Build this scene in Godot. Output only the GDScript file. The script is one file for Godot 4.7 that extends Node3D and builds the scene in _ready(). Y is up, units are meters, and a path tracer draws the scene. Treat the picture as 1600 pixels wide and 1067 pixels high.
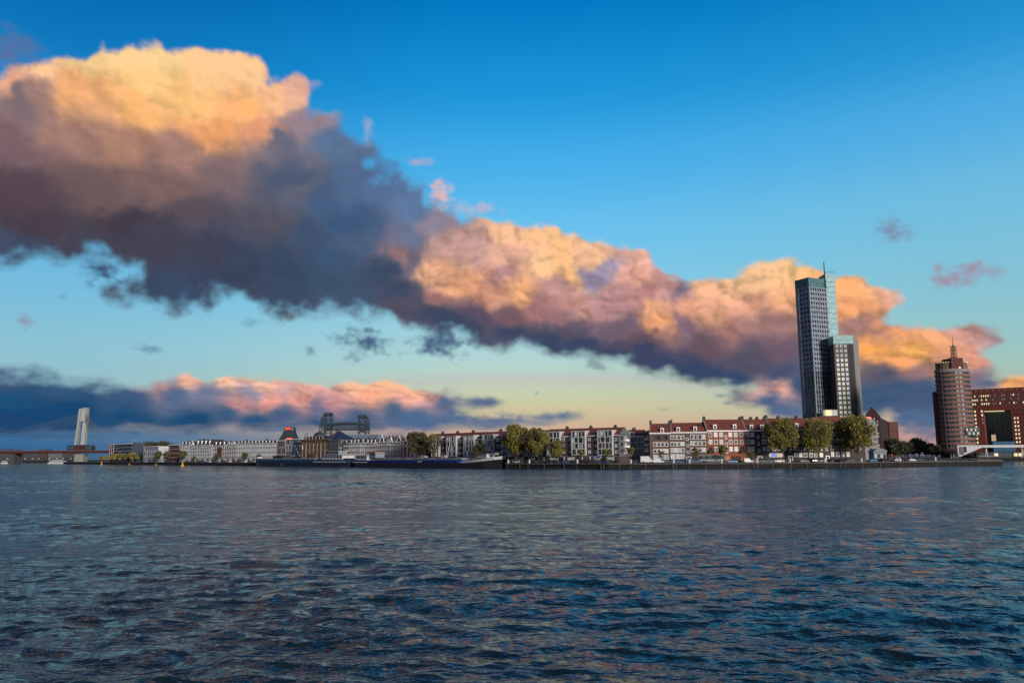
extends Node3D
# A wide river at sundown: a long quay of houses, moored barges, two towers, bridges and a bank of lit cloud.

const FOCAL := 1240.0          # focal length in pixels of the 1600 x 1067 photograph
const EYE := 5.5               # height of the camera above the water
const PITCH := 0.14376         # the lens looks up a little
const ROLL := -0.006
const QUAY := 2.2              # height of the quay above the water

var cam_basis := Basis.from_euler(Vector3(PITCH, 0, ROLL))
var taken := {}
var M := {}

# ---------------------------------------------------------------- directions
func ray(x: float, y: float) -> Vector3:
	return cam_basis * Vector3((x - 800.0) / FOCAL, (533.5 - y) / FOCAL, -1.0)

func horizon_row(x: float) -> float:
	return 713.0 - 0.006 * (x - 800.0)

func gx(x: float, z: float) -> float:            # sideways metres of a column at a ground depth
	var r := ray(x, horizon_row(x))
	return r.x / -r.z * z

func hy(x: float, y: float, z: float) -> float:  # height above the water of a pixel on something at that depth
	var r := ray(x, y)
	return EYE + r.y / -r.z * z

func sky_deg(x: float, y: float) -> Vector2:
	var r := ray(x, y).normalized()
	return Vector2(rad_to_deg(atan2(r.x, -r.z)), rad_to_deg(asin(r.y)))

# ---------------------------------------------------------------- the sky
func lin(r: float, g: float, b: float) -> Color:
	return Color(r / 255.0, g / 255.0, b / 255.0).srgb_to_linear()

func edge_distance(p: Vector2, poly: PackedVector2Array) -> float:
	var best := 1e9
	var n := poly.size()
	var a := poly[n - 1]
	var inside := false
	for i in n:
		var b := poly[i]
		var ab := b - a
		var t := clampf((p - a).dot(ab) / ab.length_squared(), 0.0, 1.0)
		best = minf(best, p.distance_squared_to(a + ab * t))
		if (a.y > p.y) != (b.y > p.y) and p.x < (b.x - a.x) * (p.y - a.y) / (b.y - a.y) + a.x:
			inside = not inside
		a = b
	return sqrt(best) * (1.0 if inside else -1.0)

func outline(flat: Array) -> PackedVector2Array:
	var out := PackedVector2Array()
	for i in range(0, flat.size(), 2):
		out.append(sky_deg(flat[i], flat[i + 1]))
	return out

var air_rows := [   # elevation in degrees, colour low in the left, in the middle and on the right
	[0.0, 50, 98, 142, 196, 152, 138, 176, 142, 146],
	[1.3, 56, 108, 156, 206, 166, 146, 192, 152, 146],
	[2.1, 140, 138, 146, 208, 178, 150, 198, 172, 150],
	[3.2, 150, 168, 176, 206, 196, 156, 186, 190, 168],
	[4.6, 150, 190, 200, 198, 208, 178, 170, 196, 182],
	[7.0, 140, 194, 212, 176, 212, 212, 152, 196, 198],
	[11.0, 118, 188, 222, 140, 206, 230, 132, 194, 214],
	[16.0, 82, 168, 220, 108, 194, 238, 112, 188, 224],
	[21.0, 50, 148, 212, 70, 174, 234, 78, 170, 226],
	[26.0, 14, 118, 188, 28, 148, 216, 34, 144, 208],
	[32.0, 0, 94, 164, 0, 120, 194, 2, 116, 186],
	[42.0, 0, 68, 126, 0, 84, 150, 0, 82, 146],
	[90.0, 8, 40, 76, 8, 44, 84, 8, 44, 84]]

func air(az: float, el: float) -> Color:
	var i := 0
	while i < air_rows.size() - 2 and el > air_rows[i + 1][0]:
		i += 1
	var a: Array = air_rows[i]
	var b: Array = air_rows[i + 1]
	var t := smoothstep(a[0], b[0], el) * 0.3 + clampf((el - a[0]) / (b[0] - a[0]), 0, 1) * 0.7
	var side := clampf(az / 33.0, -1.0, 1.0)
	if absf(az) > 60.0:
		side *= clampf((180.0 - absf(az)) / 120.0, 0.0, 1.0)
	var k := 4 if true else 1
	var mid_a := Color(a[k], a[k + 1], a[k + 2])
	var mid_b := Color(b[k], b[k + 1], b[k + 2])
	var o := 1 if side < 0.0 else 7
	var s := absf(side)
	s = s * s * (3.0 - 2.0 * s)
	var ca := mid_a.lerp(Color(a[o], a[o + 1], a[o + 2]), s)
	var cb := mid_b.lerp(Color(b[o], b[o + 1], b[o + 2]), s)
	var c := ca.lerp(cb, t)
	return lin(c.r, c.g, c.b)

func cloud_shapes() -> Array:
	return [outline([-900, 60, -500, 20, -300, 60, -150, 95, 0, 114, 30, 106, 70, 99, 105, 89, 140, 91, 165, 73, 190, 67, 215, 71, 240, 65, 270, 73, 290, 83, 315, 73, 345, 76, 375, 83, 400, 89, 412, 106, 420, 128, 440, 126, 465, 116, 480, 123, 478, 150, 485, 170, 515, 178, 530, 195, 560, 222, 595, 252, 605, 270, 640, 292, 680, 300, 700, 318, 720, 337, 745, 343, 800, 345, 835, 350, 862, 362, 880, 373, 905, 365, 930, 375, 970, 385, 1005, 388, 1015, 410, 1040, 432, 1075, 445, 1110, 437, 1150, 435, 1165, 418, 1200, 408, 1230, 404, 1260, 408, 1285, 418, 1300, 426, 1320, 422, 1345, 425, 1365, 445, 1400, 450, 1405, 465, 1380, 480, 1360, 493, 1400, 503, 1440, 514, 1480, 507, 1530, 508, 1560, 525, 1545, 540, 1520, 547, 1540, 567, 1560, 580, 1600, 580, 1700, 585, 1900, 590, 2200, 600,
		2200, 690, 1900, 695, 1600, 696, 1480, 676, 1430, 672, 1405, 660, 1390, 642, 1350, 644, 1300, 650, 1240, 655, 1203, 650, 1196, 634, 1148, 622, 1150, 607, 1185, 604, 1160, 602, 1130, 598, 1090, 590, 1050, 579, 1000, 573, 960, 566, 920, 557, 880, 546, 830, 541, 780, 534, 740, 530, 700, 522, 660, 512, 620, 502, 590, 491, 565, 482, 520, 488, 480, 484, 440, 488, 415, 468, 380, 455, 340, 465, 300, 475, 270, 480, 230, 470, 200, 460, 178, 450, 208, 430, 213, 414, 170, 398, 120, 395, 60, 405, 0, 406, -150, 404, -300, 410, -500, 430, -900, 470]),
		outline([-900, 500, -500, 540, -300, 560, -100, 570, 0, 577, 60, 580, 110, 590, 150, 600, 200, 602, 235, 603, 255, 592, 290, 582, 320, 592, 350, 582, 385, 583, 420, 590, 450, 587, 490, 597, 515, 603, 540, 592, 560, 590, 575, 597, 600, 590, 625, 597, 650, 605, 690, 610, 740, 618, 785, 625, 755, 632, 712, 635, 735, 645, 760, 652, 830, 650, 908, 646, 860, 656, 800, 662, 740, 668, 690, 665, 640, 671, 600, 673, 560, 671, 520, 669, 480, 664, 420, 669, 360, 661, 300, 668, 240, 665, 180, 666, 100, 673, 0, 673, -200, 673, -300, 671, -900, 660])]

func puffs() -> Array:   # small loose scraps: column, row, half width, half height, colour, how solid
	return [[160, 430, 34, 20, 62, 88, 122, 1.0], [568, 536, 48, 26, 72, 100, 132, 1.0], [692, 540, 62, 22, 66, 94, 128, 0.95], [692, 304, 20, 26, 232, 185, 178, 0.9], [745, 328, 40, 12, 205, 180, 190, 0.6], [655, 255, 24, 9, 190, 170, 190, 0.7],
		[1400, 358, 38, 22, 128, 138, 168, 0.85], [1505, 432, 62, 22, 158, 142, 165, 0.9], [1560, 425, 24, 10, 150, 150, 172, 0.5], [40, 505, 26, 12, 140, 135, 160, 0.9], [232, 546, 26, 9, 98, 130, 160, 0.9], [486, 549, 12, 8, 96, 136, 162, 0.7], [20, 78, 60, 34, 96, 110, 150, 0.8], [574, 205, 12, 22, 190, 175, 190, 0.5], [490, 132, 14, 9, 170, 160, 180, 0.5],
		[840, 616, 5, 5, 120, 150, 165, 0.8], [1132, 619, 16, 5, 112, 136, 150, 0.8], [1136, 631, 10, 4, 104, 128, 150, 0.9], [1042, 640, 18, 3, 160, 155, 150, 0.8], [95, 465, 10, 8, 100, 140, 170, 0.5], [390, 505, 26, 9, 92, 136, 166, 0.6], [250, 690, 120, 3, 112, 128, 148, 0.6], [440, 672, 40, 4, 90, 115, 145, 0.8], [410, 672, 60, 3, 100, 120, 148, 0.6], [150, 688, 160, 4, 90, 120, 150, 0.5], [60, 684, 90, 5, 66, 104, 146, 0.5], [835, 652, 95, 8, 96, 118, 148, 0.9], [745, 628, 46, 7, 90, 108, 140, 0.95], [690, 657, 80, 10, 80, 108, 144, 0.9], [1440, 676, 60, 5, 112, 118, 145, 0.7], [1500, 682, 90, 6, 120, 118, 140, 0.6]]

func tones() -> Array:   # colours seen in the cloud: column, row, red, green, blue
	return [[10, 130, 235, 175, 140], [60, 116, 250, 200, 150], [150, 92, 255, 214, 150], [240, 80, 255, 214, 152], [240, 130, 255, 208, 138], [330, 92, 255, 205, 150], [380, 110, 255, 205, 150], [300, 150, 255, 198, 128], [220, 165, 250, 184, 118], [380, 170, 255, 186, 122], [330, 200, 240, 165, 110], [440, 150, 246, 186, 140], [462, 130, 226, 172, 150], [410, 200, 226, 156, 120], [130, 140, 236, 170, 116], [60, 150, 160, 125, 120], [20, 165, 128, 108, 114], [100, 200, 162, 122, 112], [30, 220, 122, 98, 104], [200, 225, 172, 128, 110], [280, 240, 164, 124, 114], [30, 300, 84, 69, 79], [150, 290, 110, 89, 90], [250, 290, 124, 99, 98], [340, 270, 124, 104, 108], [440, 222, 104, 105, 126], [470, 190, 150, 130, 140], [520, 220, 90, 115, 150], [560, 270, 80, 105, 140], [450, 280, 76, 90, 116], [500, 310, 70, 94, 130], [590, 290, 84, 110, 150], [640, 322, 94, 120, 160], [550, 340, 64, 90, 125], [430, 340, 88, 84, 98], [470, 300, 98, 100, 115], [300, 330, 90, 80, 90], [200, 340, 67, 61, 73], [60, 350, 73, 64, 75], [20, 385, 66, 76, 100], [130, 380, 70, 68, 83], [230, 370, 68, 67, 84], [330, 390, 64, 67, 87], [420, 400, 60, 74, 99], [280, 440, 58, 75, 101], [370, 430, 57, 68, 91], [480, 370, 64, 82, 110], [530, 400, 60, 85, 115], [600, 420, 60, 75, 100], [570, 380, 74, 95, 125], [640, 370, 106, 116, 145], [690, 340, 142, 132, 150], [720, 380, 186, 146, 140], [612, 388, 150, 116, 118], [640, 400, 112, 102, 120],
		[390, 395, 60, 70, 93], [450, 440, 58, 74, 99], [330, 425, 60, 70, 94], [520, 440, 62, 82, 108], [560, 450, 64, 82, 108], [420, 370, 76, 80, 98], [670, 485, 64, 74, 98], [720, 512, 58, 70, 96], [850, 530, 58, 70, 99], [960, 555, 58, 68, 98], [1040, 568, 55, 67, 99], [1110, 585, 52, 68, 100], [1250, 600, 66, 86, 120], [770, 360, 246, 190, 150], [830, 375, 252, 196, 145], [880, 395, 252, 196, 140], [930, 395, 246, 190, 150], [990, 400, 236, 180, 160], [800, 395, 222, 168, 146], [680, 425, 236, 175, 140], [720, 435, 242, 172, 130], [790, 430, 174, 130, 130], [850, 415, 255, 204, 152], [810, 455, 242, 176, 125], [760, 460, 200, 142, 120], [690, 460, 150, 110, 110], [650, 470, 84, 80, 99], [630, 450, 65, 75, 100], [870, 440, 180, 136, 135], [900, 425, 252, 190, 130], [930, 430, 148, 136, 162], [950, 420, 164, 150, 176], [985, 430, 226, 166, 145], [1000, 455, 174, 125, 125], [1040, 445, 200, 150, 145], [1060, 460, 130, 110, 130], [900, 470, 190, 140, 130], [850, 480, 160, 115, 115], [800, 490, 120, 92, 102], [740, 490, 90, 80, 98], [950, 470, 186, 140, 140], [1020, 480, 236, 170, 130], [1030, 505, 242, 168, 118], [1080, 480, 226, 160, 130], [1060, 510, 128, 104, 120], [960, 505, 114, 95, 110], [880, 510, 85, 80, 100], [800, 515, 62, 72, 98], [700, 505, 58, 72, 98], [900, 535, 58, 70, 100], [1000, 550, 60, 68, 98], [1080, 575, 50, 65, 98], [1150, 590, 54, 74, 110], [1000, 530, 98, 80, 95], [1100, 540, 104, 84, 95], [1180, 560, 84, 80, 100], [1220, 540, 110, 90, 105], [1090, 450, 246, 186, 145], [1150, 450, 252, 196, 150], [1200, 420, 254, 202, 150], [1240, 415, 254, 202, 140], [1130, 480, 220, 160, 130], [1180, 470, 215, 155, 130], [1230, 460, 236, 172, 130], [1150, 510, 165, 120, 115], [1220, 500, 160, 120, 118], [1220, 580, 70, 80, 110], [1310, 440, 252, 182, 120], [1350, 440, 246, 180, 130], [1390, 460, 226, 166, 140], [1330, 480, 236, 162, 110], [1360, 520, 172, 126, 120], [1380, 510, 236, 160, 110], [1330, 510, 165, 125, 120], [1370, 540, 252, 172, 92], [1420, 540, 254, 180, 102], [1400, 560, 232, 156, 105], [1460, 530, 236, 166, 120], [1510, 520, 205, 150, 135], [1540, 528, 175, 140, 145], [1470, 560, 216, 150, 120], [1420, 573, 140, 110, 115], [1380, 577, 84, 85, 105], [1520, 560, 216, 150, 125], [1520, 580, 150, 125, 135], [1540, 590, 95, 105, 135], [1580, 590, 248, 178, 110], [1600, 595, 236, 166, 115], [1570, 612, 236, 162, 115], [1400, 600, 64, 88, 120], [1370, 620, 62, 88, 122], [1440, 610, 65, 88, 122], [1430, 650, 80, 105, 140], [1200, 622, 75, 95, 130], [1222, 606, 226, 166, 150], [1190, 608, 190, 152, 148], [1220, 640, 85, 105, 140],
		[0, 590, 60, 85, 120], [100, 600, 50, 85, 120], [0, 620, 30, 80, 120], [100, 640, 16, 66, 110], [0, 655, 10, 60, 105], [200, 620, 58, 88, 124], [200, 650, 30, 75, 115], [250, 598, 176, 134, 140], [290, 586, 246, 182, 150], [275, 612, 84, 105, 140], [350, 588, 252, 196, 160], [400, 594, 246, 190, 160], [330, 610, 110, 120, 150], [390, 608, 140, 136, 160], [430, 595, 240, 180, 160], [450, 602, 200, 160, 160], [480, 605, 226, 166, 150], [420, 625, 226, 152, 140], [370, 625, 195, 140, 140], [470, 620, 226, 156, 140], [350, 642, 60, 90, 125], [440, 645, 75, 95, 130], [500, 635, 112, 110, 140], [550, 597, 252, 192, 155], [600, 598, 254, 192, 150], [580, 615, 246, 172, 140], [640, 610, 246, 180, 145], [630, 622, 226, 160, 145], [670, 615, 200, 150, 145], [520, 620, 200, 145, 145], [690, 620, 90, 105, 140], [740, 626, 85, 105, 140], [620, 640, 75, 100, 135], [560, 650, 75, 95, 130], [650, 650, 75, 105, 145], [720, 655, 80, 110, 145], [850, 652, 110, 125, 150], [500, 660, 38, 82, 122], [400, 655, 36, 80, 120], [300, 655, 26, 72, 112],
		[-300, 120, 205, 160, 140], [-300, 250, 110, 92, 98], [-300, 380, 64, 64, 80], [-300, 620, 30, 75, 115], [-800, 200, 96, 88, 100], [-800, 400, 66, 74, 98], [1900, 600, 225, 160, 130], [1900, 660, 90, 105, 135]]

func make_noise(seed: int, freq: float, octaves: int, kind := FastNoiseLite.FRACTAL_FBM) -> FastNoiseLite:
	var n := FastNoiseLite.new()
	n.noise_type = FastNoiseLite.TYPE_PERLIN
	n.seed = seed
	n.frequency = freq
	n.fractal_type = kind
	n.fractal_octaves = octaves
	n.fractal_gain = 0.52
	return n

func build_sky() -> ImageTexture:
	var W := 4096
	var Hh := 2048
	var deg := 360.0 / W
	var az0 := -60.0
	var cols := int(120.0 / deg)
	var rows := int(46.0 / deg)
	var step := 4
	var gc := cols / step
	var gr := rows / step
	var shapes := cloud_shapes()
	var tp := tones()
	var at := PackedVector2Array()
	var tr := PackedFloat32Array()
	var tg := PackedFloat32Array()
	var tb := PackedFloat32Array()
	for t in tp:
		at.append(sky_deg(t[0], t[1]))
		var c := lin(t[2], t[3], t[4])
		tr.append(sqrt(c.r)); tg.append(sqrt(c.g)); tb.append(sqrt(c.b))
	var nt := at.size()
	var field := Image.create(gc, gr, false, Image.FORMAT_RGBAF)
	for j in gr:
		var el := 46.0 - (j + 0.5) * step * deg
		for i in gc:
			var p := Vector2(az0 + (i + 0.5) * step * deg, el)
			var d := maxf(edge_distance(p, shapes[0]), edge_distance(p, shapes[1]))
			if d < -3.0:
				field.set_pixel(i, j, Color(0, 0, 0, d))
				continue
			var r := 0.0
			var g := 0.0
			var b := 0.0
			var ws := 0.0
			for k in nt:
				var dd := p - at[k]
				var q := dd.x * dd.x * 0.7 + dd.y * dd.y * 1.5
				if q > 90.0:
					continue
				var w := 1.0 / ((q + 0.12) * (q + 0.12))
				r += tr[k] * w; g += tg[k] * w; b += tb[k] * w; ws += w
			if ws <= 0.0:
				r = 0.3; g = 0.3; b = 0.36; ws = 1.0
			field.set_pixel(i, j, Color(r / ws, g / ws, b / ws, d))
	field.resize(cols, rows, Image.INTERPOLATE_CUBIC)
	var f := field.get_data().to_float32_array()
	var warp := make_noise(11, 0.28, 4)
	var warp2 := make_noise(12, 0.28, 4)
	var ragged := make_noise(13, 0.42, 6)
	var fine := make_noise(14, 1.1, 4)
	var puffy := make_noise(15, 0.20, 5, FastNoiseLite.FRACTAL_RIDGED)
	var curl := make_noise(16, 0.75, 4)
	var knobs := make_noise(17, 0.55, 3, FastNoiseLite.FRACTAL_RIDGED)
	var scraps := []
	for s in puffs():
		var c := sky_deg(s[0], s[1])
		var e := sky_deg(s[0] + s[2], s[1])
		var u := sky_deg(s[0], s[1] - s[3])
		scraps.append([c.x, c.y, absf(e.x - c.x), absf(u.y - c.y), lin(s[4], s[5], s[6]), s[7]])
	# the whole round of sky at a low resolution, its unseen cloud added thick and dark so the low cloud in view stays dark
	var low_w := 512
	var low := Image.create(low_w, 256, false, Image.FORMAT_RGBF)
	var round_noise := make_noise(21, 1.6, 5)
	for j in 128:
		var el := 90.0 - (j + 0.5) * 180.0 / 256.0
		for i in low_w:
			var az := (i + 0.5) * 360.0 / low_w - 180.0
			var c := air(az, el)
			var a := deg_to_rad(az)
			var e := deg_to_rad(el)
			var q := round_noise.get_noise_3d(sin(a) * cos(e), sin(e) * 3.2, cos(a) * cos(e))
			var band := smoothstep(0.0, 8.0, el) * (1.0 - smoothstep(24.0, 40.0, el))
			var away := smoothstep(44.0, 62.0, absf(az))
			var cover := smoothstep(-0.36, -0.1, q) * band * away * 0.94
			var tone := clampf(0.5 + round_noise.get_noise_3d(sin(a) * cos(e) * 1.7 + 5.0, sin(e) * 5.0, cos(a) * cos(e) * 1.7) * 0.7 - 0.62 + maxf(el - 17.0, 0.0) * 0.08, 0.0, 1.0)
			c = c.lerp(lin(66, 76, 102).lerp(lin(226, 168, 138), tone), cover)
			low.set_pixel(i, j, c)
	for j in range(128, 256):
		for i in low_w:
			low.set_pixel(i, j, lin(70, 92, 110))
	low.resize(W, Hh, Image.INTERPOLATE_CUBIC)
	# the clouds in fine detail
	var near := Image.create(cols, rows, false, Image.FORMAT_RGBF)
	for j in rows:
		var el := 46.0 - (j + 0.5) * deg
		for i in cols:
			var az := az0 + (i + 0.5) * deg
			var c := air(az, el)
			var flat := clampf(el / 9.0, 0.35, 1.0)
			var d0 := f[(j * cols + i) * 4 + 3]
			if d0 > -2.8:
				var ny := el if el > 9.0 else (9.0 + 9.0 * log(el / 9.0) if el > 3.15 else -0.4486 + (el - 3.15) / 0.35)
				var wx := warp.get_noise_2d(az, ny)
				var wy := warp2.get_noise_2d(az, ny)
				var vx := curl.get_noise_2d(az, ny * 1.2)
				var vy := curl.get_noise_2d(az + 31.0, ny * 1.2 + 17.0)
				var i2 := clampi(i + int((wx * 2.0 + vx * 0.45) * flat / deg), 0, cols - 1)
				var j2 := clampi(j + int((wy * 1.6 + vy * 0.45) * flat / deg), 0, rows - 1)
				var o := (j2 * cols + i2) * 4
				var shade := f[o] * f[o] * 0.3 + f[o + 1] * f[o + 1] * 0.6
				var lit := smoothstep(0.10, 0.42, shade)
				var d := lerpf(f[o + 3], d0, 0.55)
				var rough := ragged.get_noise_2d(az, ny * 1.3)
				d += rough * lerpf(1.9, 0.75, lit) * flat + fine.get_noise_2d(az, ny) * 0.16
				var soft := lerpf(0.8, 0.26, lit) * lerpf(0.5, 1.0, flat)
				var cover := smoothstep(-soft, soft, d)
				if cover > 0.0:
					var py := ny * 1.25
					var h0 := puffy.get_noise_2d(az + wx * 1.4, py + wy * 1.4)
					var h1 := puffy.get_noise_2d(az + wx * 1.4 + 0.28, py + wy * 1.4 + 0.42)
					var g0 := knobs.get_noise_2d(az + vx * 0.8, py + vy * 0.8)
					var g1 := knobs.get_noise_2d(az + vx * 0.8 + 0.10, py + vy * 0.8 + 0.16)
					var light := clampf((h1 - h0) * 2.2 + (g1 - g0) * 0.65 * smoothstep(0.16, 0.45, shade), -1.0, 1.0)
					light *= lerpf(1.0, 0.5, smoothstep(13.0, 22.0, el))
					var r := f[o] * f[o]
					var g := f[o + 1] * f[o + 1]
					var b := f[o + 2] * f[o + 2]
					var k := light * lerpf(0.10, 0.48, smoothstep(0.08, 0.34, shade)) + fine.get_noise_2d(az * 0.6 + 40.0, ny * 0.6) * 0.06
					r *= 1.0 + k; g *= 1.0 + k * 0.92; b *= 1.0 + k * 0.9
					var over := maxf(1.0, r)
					c = c.lerp(Color(r / over, g / over, b / over), cover)
			for s in scraps:
				var dx: float = (az - s[0]) / s[2]
				if absf(dx) > 1.9:
					continue
				var dy: float = (el - s[1]) / s[3]
				if absf(dy) > 1.9:
					continue
				var q := 1.0 - sqrt(dx * dx + dy * dy) + ragged.get_noise_2d(az * 2.1 + s[0] * 3.0, el * 3.0) * 1.15 + fine.get_noise_2d(az * 2.0, el * 3.0) * 0.5
				c = c.lerp(s[4], smoothstep(-0.15, 1.15, q) * s[5])
			near.set_pixel(i, j, c)
	# feather the finer part into the rest of the round
	var left := int((az0 + 180.0) / deg)
	var top := int(44.0 / deg)
	for j in rows:
		var fy := clampf(j / 24.0, 0.0, 1.0)
		for i in range(0, 140):
			var t := i / 140.0
			near.set_pixel(i, j, low.get_pixel(left + i, top + j).lerp(near.get_pixel(i, j), t * fy))
			near.set_pixel(cols - 1 - i, j, low.get_pixel(left + cols - 1 - i, top + j).lerp(near.get_pixel(cols - 1 - i, j), t * fy))
		if j < 24:
			for i in range(140, cols - 140):
				near.set_pixel(i, j, low.get_pixel(left + i, top + j).lerp(near.get_pixel(i, j), fy))
	low.blit_rect(near, Rect2i(0, 0, cols, rows), Vector2i(left, top))
	var turned := Image.create(W, Hh, false, Image.FORMAT_RGBF)     # the panorama's first column is the way the camera looks
	turned.blit_rect(low, Rect2i(W / 2, 0, W / 2, Hh), Vector2i(0, 0))
	turned.blit_rect(low, Rect2i(0, 0, W / 2, Hh), Vector2i(W / 2, 0))
	return ImageTexture.create_from_image(turned)

func build_light() -> void:
	var cam := Camera3D.new()
	cam.name = "camera"
	cam.fov = rad_to_deg(2.0 * atan(533.5 / FOCAL))
	cam.position = Vector3(0, EYE, 0)
	cam.basis = cam_basis
	cam.near = 0.5
	cam.far = 9000.0
	add_child(cam)
	cam.current = true
	var sky := Sky.new()
	var pano := PanoramaSkyMaterial.new()
	pano.panorama = build_sky()
	sky.sky_material = pano
	var env := Environment.new()
	env.background_mode = Environment.BG_SKY
	env.sky = sky
	env.tonemap_mode = Environment.TONE_MAPPER_LINEAR
	env.tonemap_exposure = 1.0
	env.sdfgi_enabled = true
	env.ssao_enabled = true
	env.ssil_enabled = true
	var we := WorldEnvironment.new()
	we.name = "world_environment"
	we.environment = env
	add_child(we)
	var sun := DirectionalLight3D.new()      # the last low light, from behind the right shoulder
	sun.name = "low_sun"
	sun.light_energy = 1.2
	sun.light_angular_distance = 12.0
	sun.light_color = Color(1.0, 0.95, 0.90)
	sun.shadow_enabled = true
	add_child(sun)
	var toward := Vector3(sin(deg_to_rad(149.0)), tan(deg_to_rad(12.0)), -cos(deg_to_rad(149.0)))
	sun.look_at_from_position(toward * 100.0, Vector3.ZERO)

# ---------------------------------------------------------------- water
func build_water() -> void:
	# one sheet with real waves; the mesh is finer where the water is near the quay that the picture is taken from
	var long_waves := make_noise(31, 0.055, 3)
	var mid_waves := make_noise(32, 0.22, 3)
	var chop := make_noise(33, 0.9, 3)
	var patches := make_noise(34, 0.02, 3)
	var rays := 700
	var verts := PackedVector3Array()
	var norms := PackedVector3Array()
	var index := PackedInt32Array()
	var dist := PackedFloat32Array([12.0])
	while dist[-1] < 9000.0:
		var r := dist[-1]
		dist.append(r + (minf(r * r * 0.00014 + 0.01, 0.75) if r < 345.0 else (r - 340.0) * 0.05 + 0.75))
	var rings := dist.size() - 1
	for j in rings + 1:
		var r := dist[j]
		var gap := maxf(dist[mini(j + 1, rings)] - dist[mini(j, rings - 1)], r * 0.0023)
		var a1 := 0.42 * clampf(1.0 - gap / 9.0, 0.0, 1.0)
		var a2 := 0.46 * clampf(1.0 - gap / 3.0, 0.0, 1.0)
		var a3 := 0.15 * clampf(1.0 - gap / 0.85, 0.0, 1.0)
		for i in rays + 1:
			var a := deg_to_rad(lerpf(-46.0, 46.0, float(i) / rays))
			var x := r * sin(a)
			var z := -r * cos(a)
			# crests run across the view, a little raked
			var u := x * 0.9 + z * 0.28
			var v := z * 0.95 - x * 0.25
			var h := long_waves.get_noise_2d(u * 0.55, v * 1.3) * a1
			if a2 > 0.0:
				h += absf(mid_waves.get_noise_2d(u * 0.6, v * 1.3)) * -a2 * (0.7 + patches.get_noise_2d(x, z))
			if a3 > 0.0:
				h += chop.get_noise_2d(u * 0.7, v * 1.2) * a3
			verts.append(Vector3(x, h, z))
	for j in rings:
		for i in rays:
			var k := j * (rays + 1) + i
			index.append_array([k, k + rays + 1, k + 1, k + 1, k + rays + 1, k + rays + 2])
	norms.resize(verts.size())
	for j in rings + 1:
		for i in rays + 1:
			var k := j * (rays + 1) + i
			var du := verts[k + (1 if i < rays else 0)] - verts[k - (1 if i > 0 else 0)]
			var dv := verts[k + (rays + 1 if j < rings else 0)] - verts[k - (rays + 1 if j > 0 else 0)]
			norms[k] = du.cross(dv).normalized()
			if norms[k].y < 0.0:
				norms[k] = -norms[k]
	var arr := []
	arr.resize(Mesh.ARRAY_MAX)
	arr[Mesh.ARRAY_VERTEX] = verts
	arr[Mesh.ARRAY_NORMAL] = norms
	arr[Mesh.ARRAY_INDEX] = index
	var mesh := ArrayMesh.new()
	mesh.add_surface_from_arrays(Mesh.PRIMITIVE_TRIANGLES, arr)
	var o := MeshInstance3D.new()
	o.name = "river_water"
	o.mesh = mesh
	var m := StandardMaterial3D.new()
	m.albedo_color = Color(0.008, 0.018, 0.021).linear_to_srgb()
	m.roughness = 0.10
	m.metallic_specular = 0.5
	var n := NoiseTexture2D.new()
	n.width = 1024
	n.height = 1024
	n.seamless = true
	n.as_normal_map = true
	n.bump_strength = 16.0
	n.noise = make_noise(35, 0.009, 6)
	m.normal_enabled = true
	m.normal_texture = n
	m.normal_scale = 1.7
	m.uv1_triplanar = true
	m.uv1_world_triplanar = true
	m.uv1_scale = Vector3(0.045, 0.045, 0.085)
	o.material_override = m
	o.set_meta("kind", "structure")
	add_child(o)

# ---------------------------------------------------------------- names, shapes and materials
func numbered(called: String) -> String:
	taken[called] = taken.get(called, -1) + 1
	return called if taken[called] == 0 else "%s_%03d" % [called, taken[called]]

func tag(o: Node3D, label: String, category: String, group := "") -> void:
	o.set_meta("label", label)
	o.set_meta("category", category)
	if group != "":
		o.set_meta("group", group)

func thing(called: String, label: String, category: String, at: Vector3, turn := 0.0, group := "") -> Node3D:
	var o := Node3D.new()
	o.name = numbered(called)
	o.position = at
	o.rotation.y = turn
	add_child(o)
	tag(o, label, category, group)
	return o

func copy(o: Node3D, label: String, at: Vector3, turn := 0.0, size := 1.0) -> Node3D:
	var c: Node3D = o.duplicate()
	c.name = numbered(String(o.name).rstrip("0123456789").trim_suffix("_"))
	add_child(c)
	c.position = at
	c.rotation.y = turn
	c.scale = Vector3.ONE * size
	c.set_meta("label", label)
	return c

func shape() -> SurfaceTool:
	var st := SurfaceTool.new()
	st.begin(Mesh.PRIMITIVE_TRIANGLES)
	st.set_smooth_group(-1)
	return st

func quad(st: SurfaceTool, a: Vector3, b: Vector3, c: Vector3, d: Vector3) -> void:
	for v in [a, b, c, a, c, d]:
		st.add_vertex(v)

func tri(st: SurfaceTool, a: Vector3, b: Vector3, c: Vector3) -> void:
	for v in [a, b, c]:
		st.add_vertex(v)

func hexa(st: SurfaceTool, p: Array) -> void:    # eight corners: four below, four above, clockwise from above
	quad(st, p[4], p[5], p[6], p[7])
	quad(st, p[3], p[2], p[1], p[0])
	for i in 4:
		var j := (i + 1) % 4
		quad(st, p[i], p[j], p[j + 4], p[i + 4])

func box(st: SurfaceTool, c: Vector3, s: Vector3, b := Basis.IDENTITY) -> void:
	var h := s * 0.5
	var p := []
	for y in [-1, 1]:
		for q in [[-1, -1], [1, -1], [1, 1], [-1, 1]]:
			p.append(c + b * Vector3(q[0] * h.x, y * h.y, q[1] * h.z))
	hexa(st, p)

func slab(st: SurfaceTool, lo: Vector3, hi: Vector3) -> void:
	box(st, (lo + hi) * 0.5, hi - lo)

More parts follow.
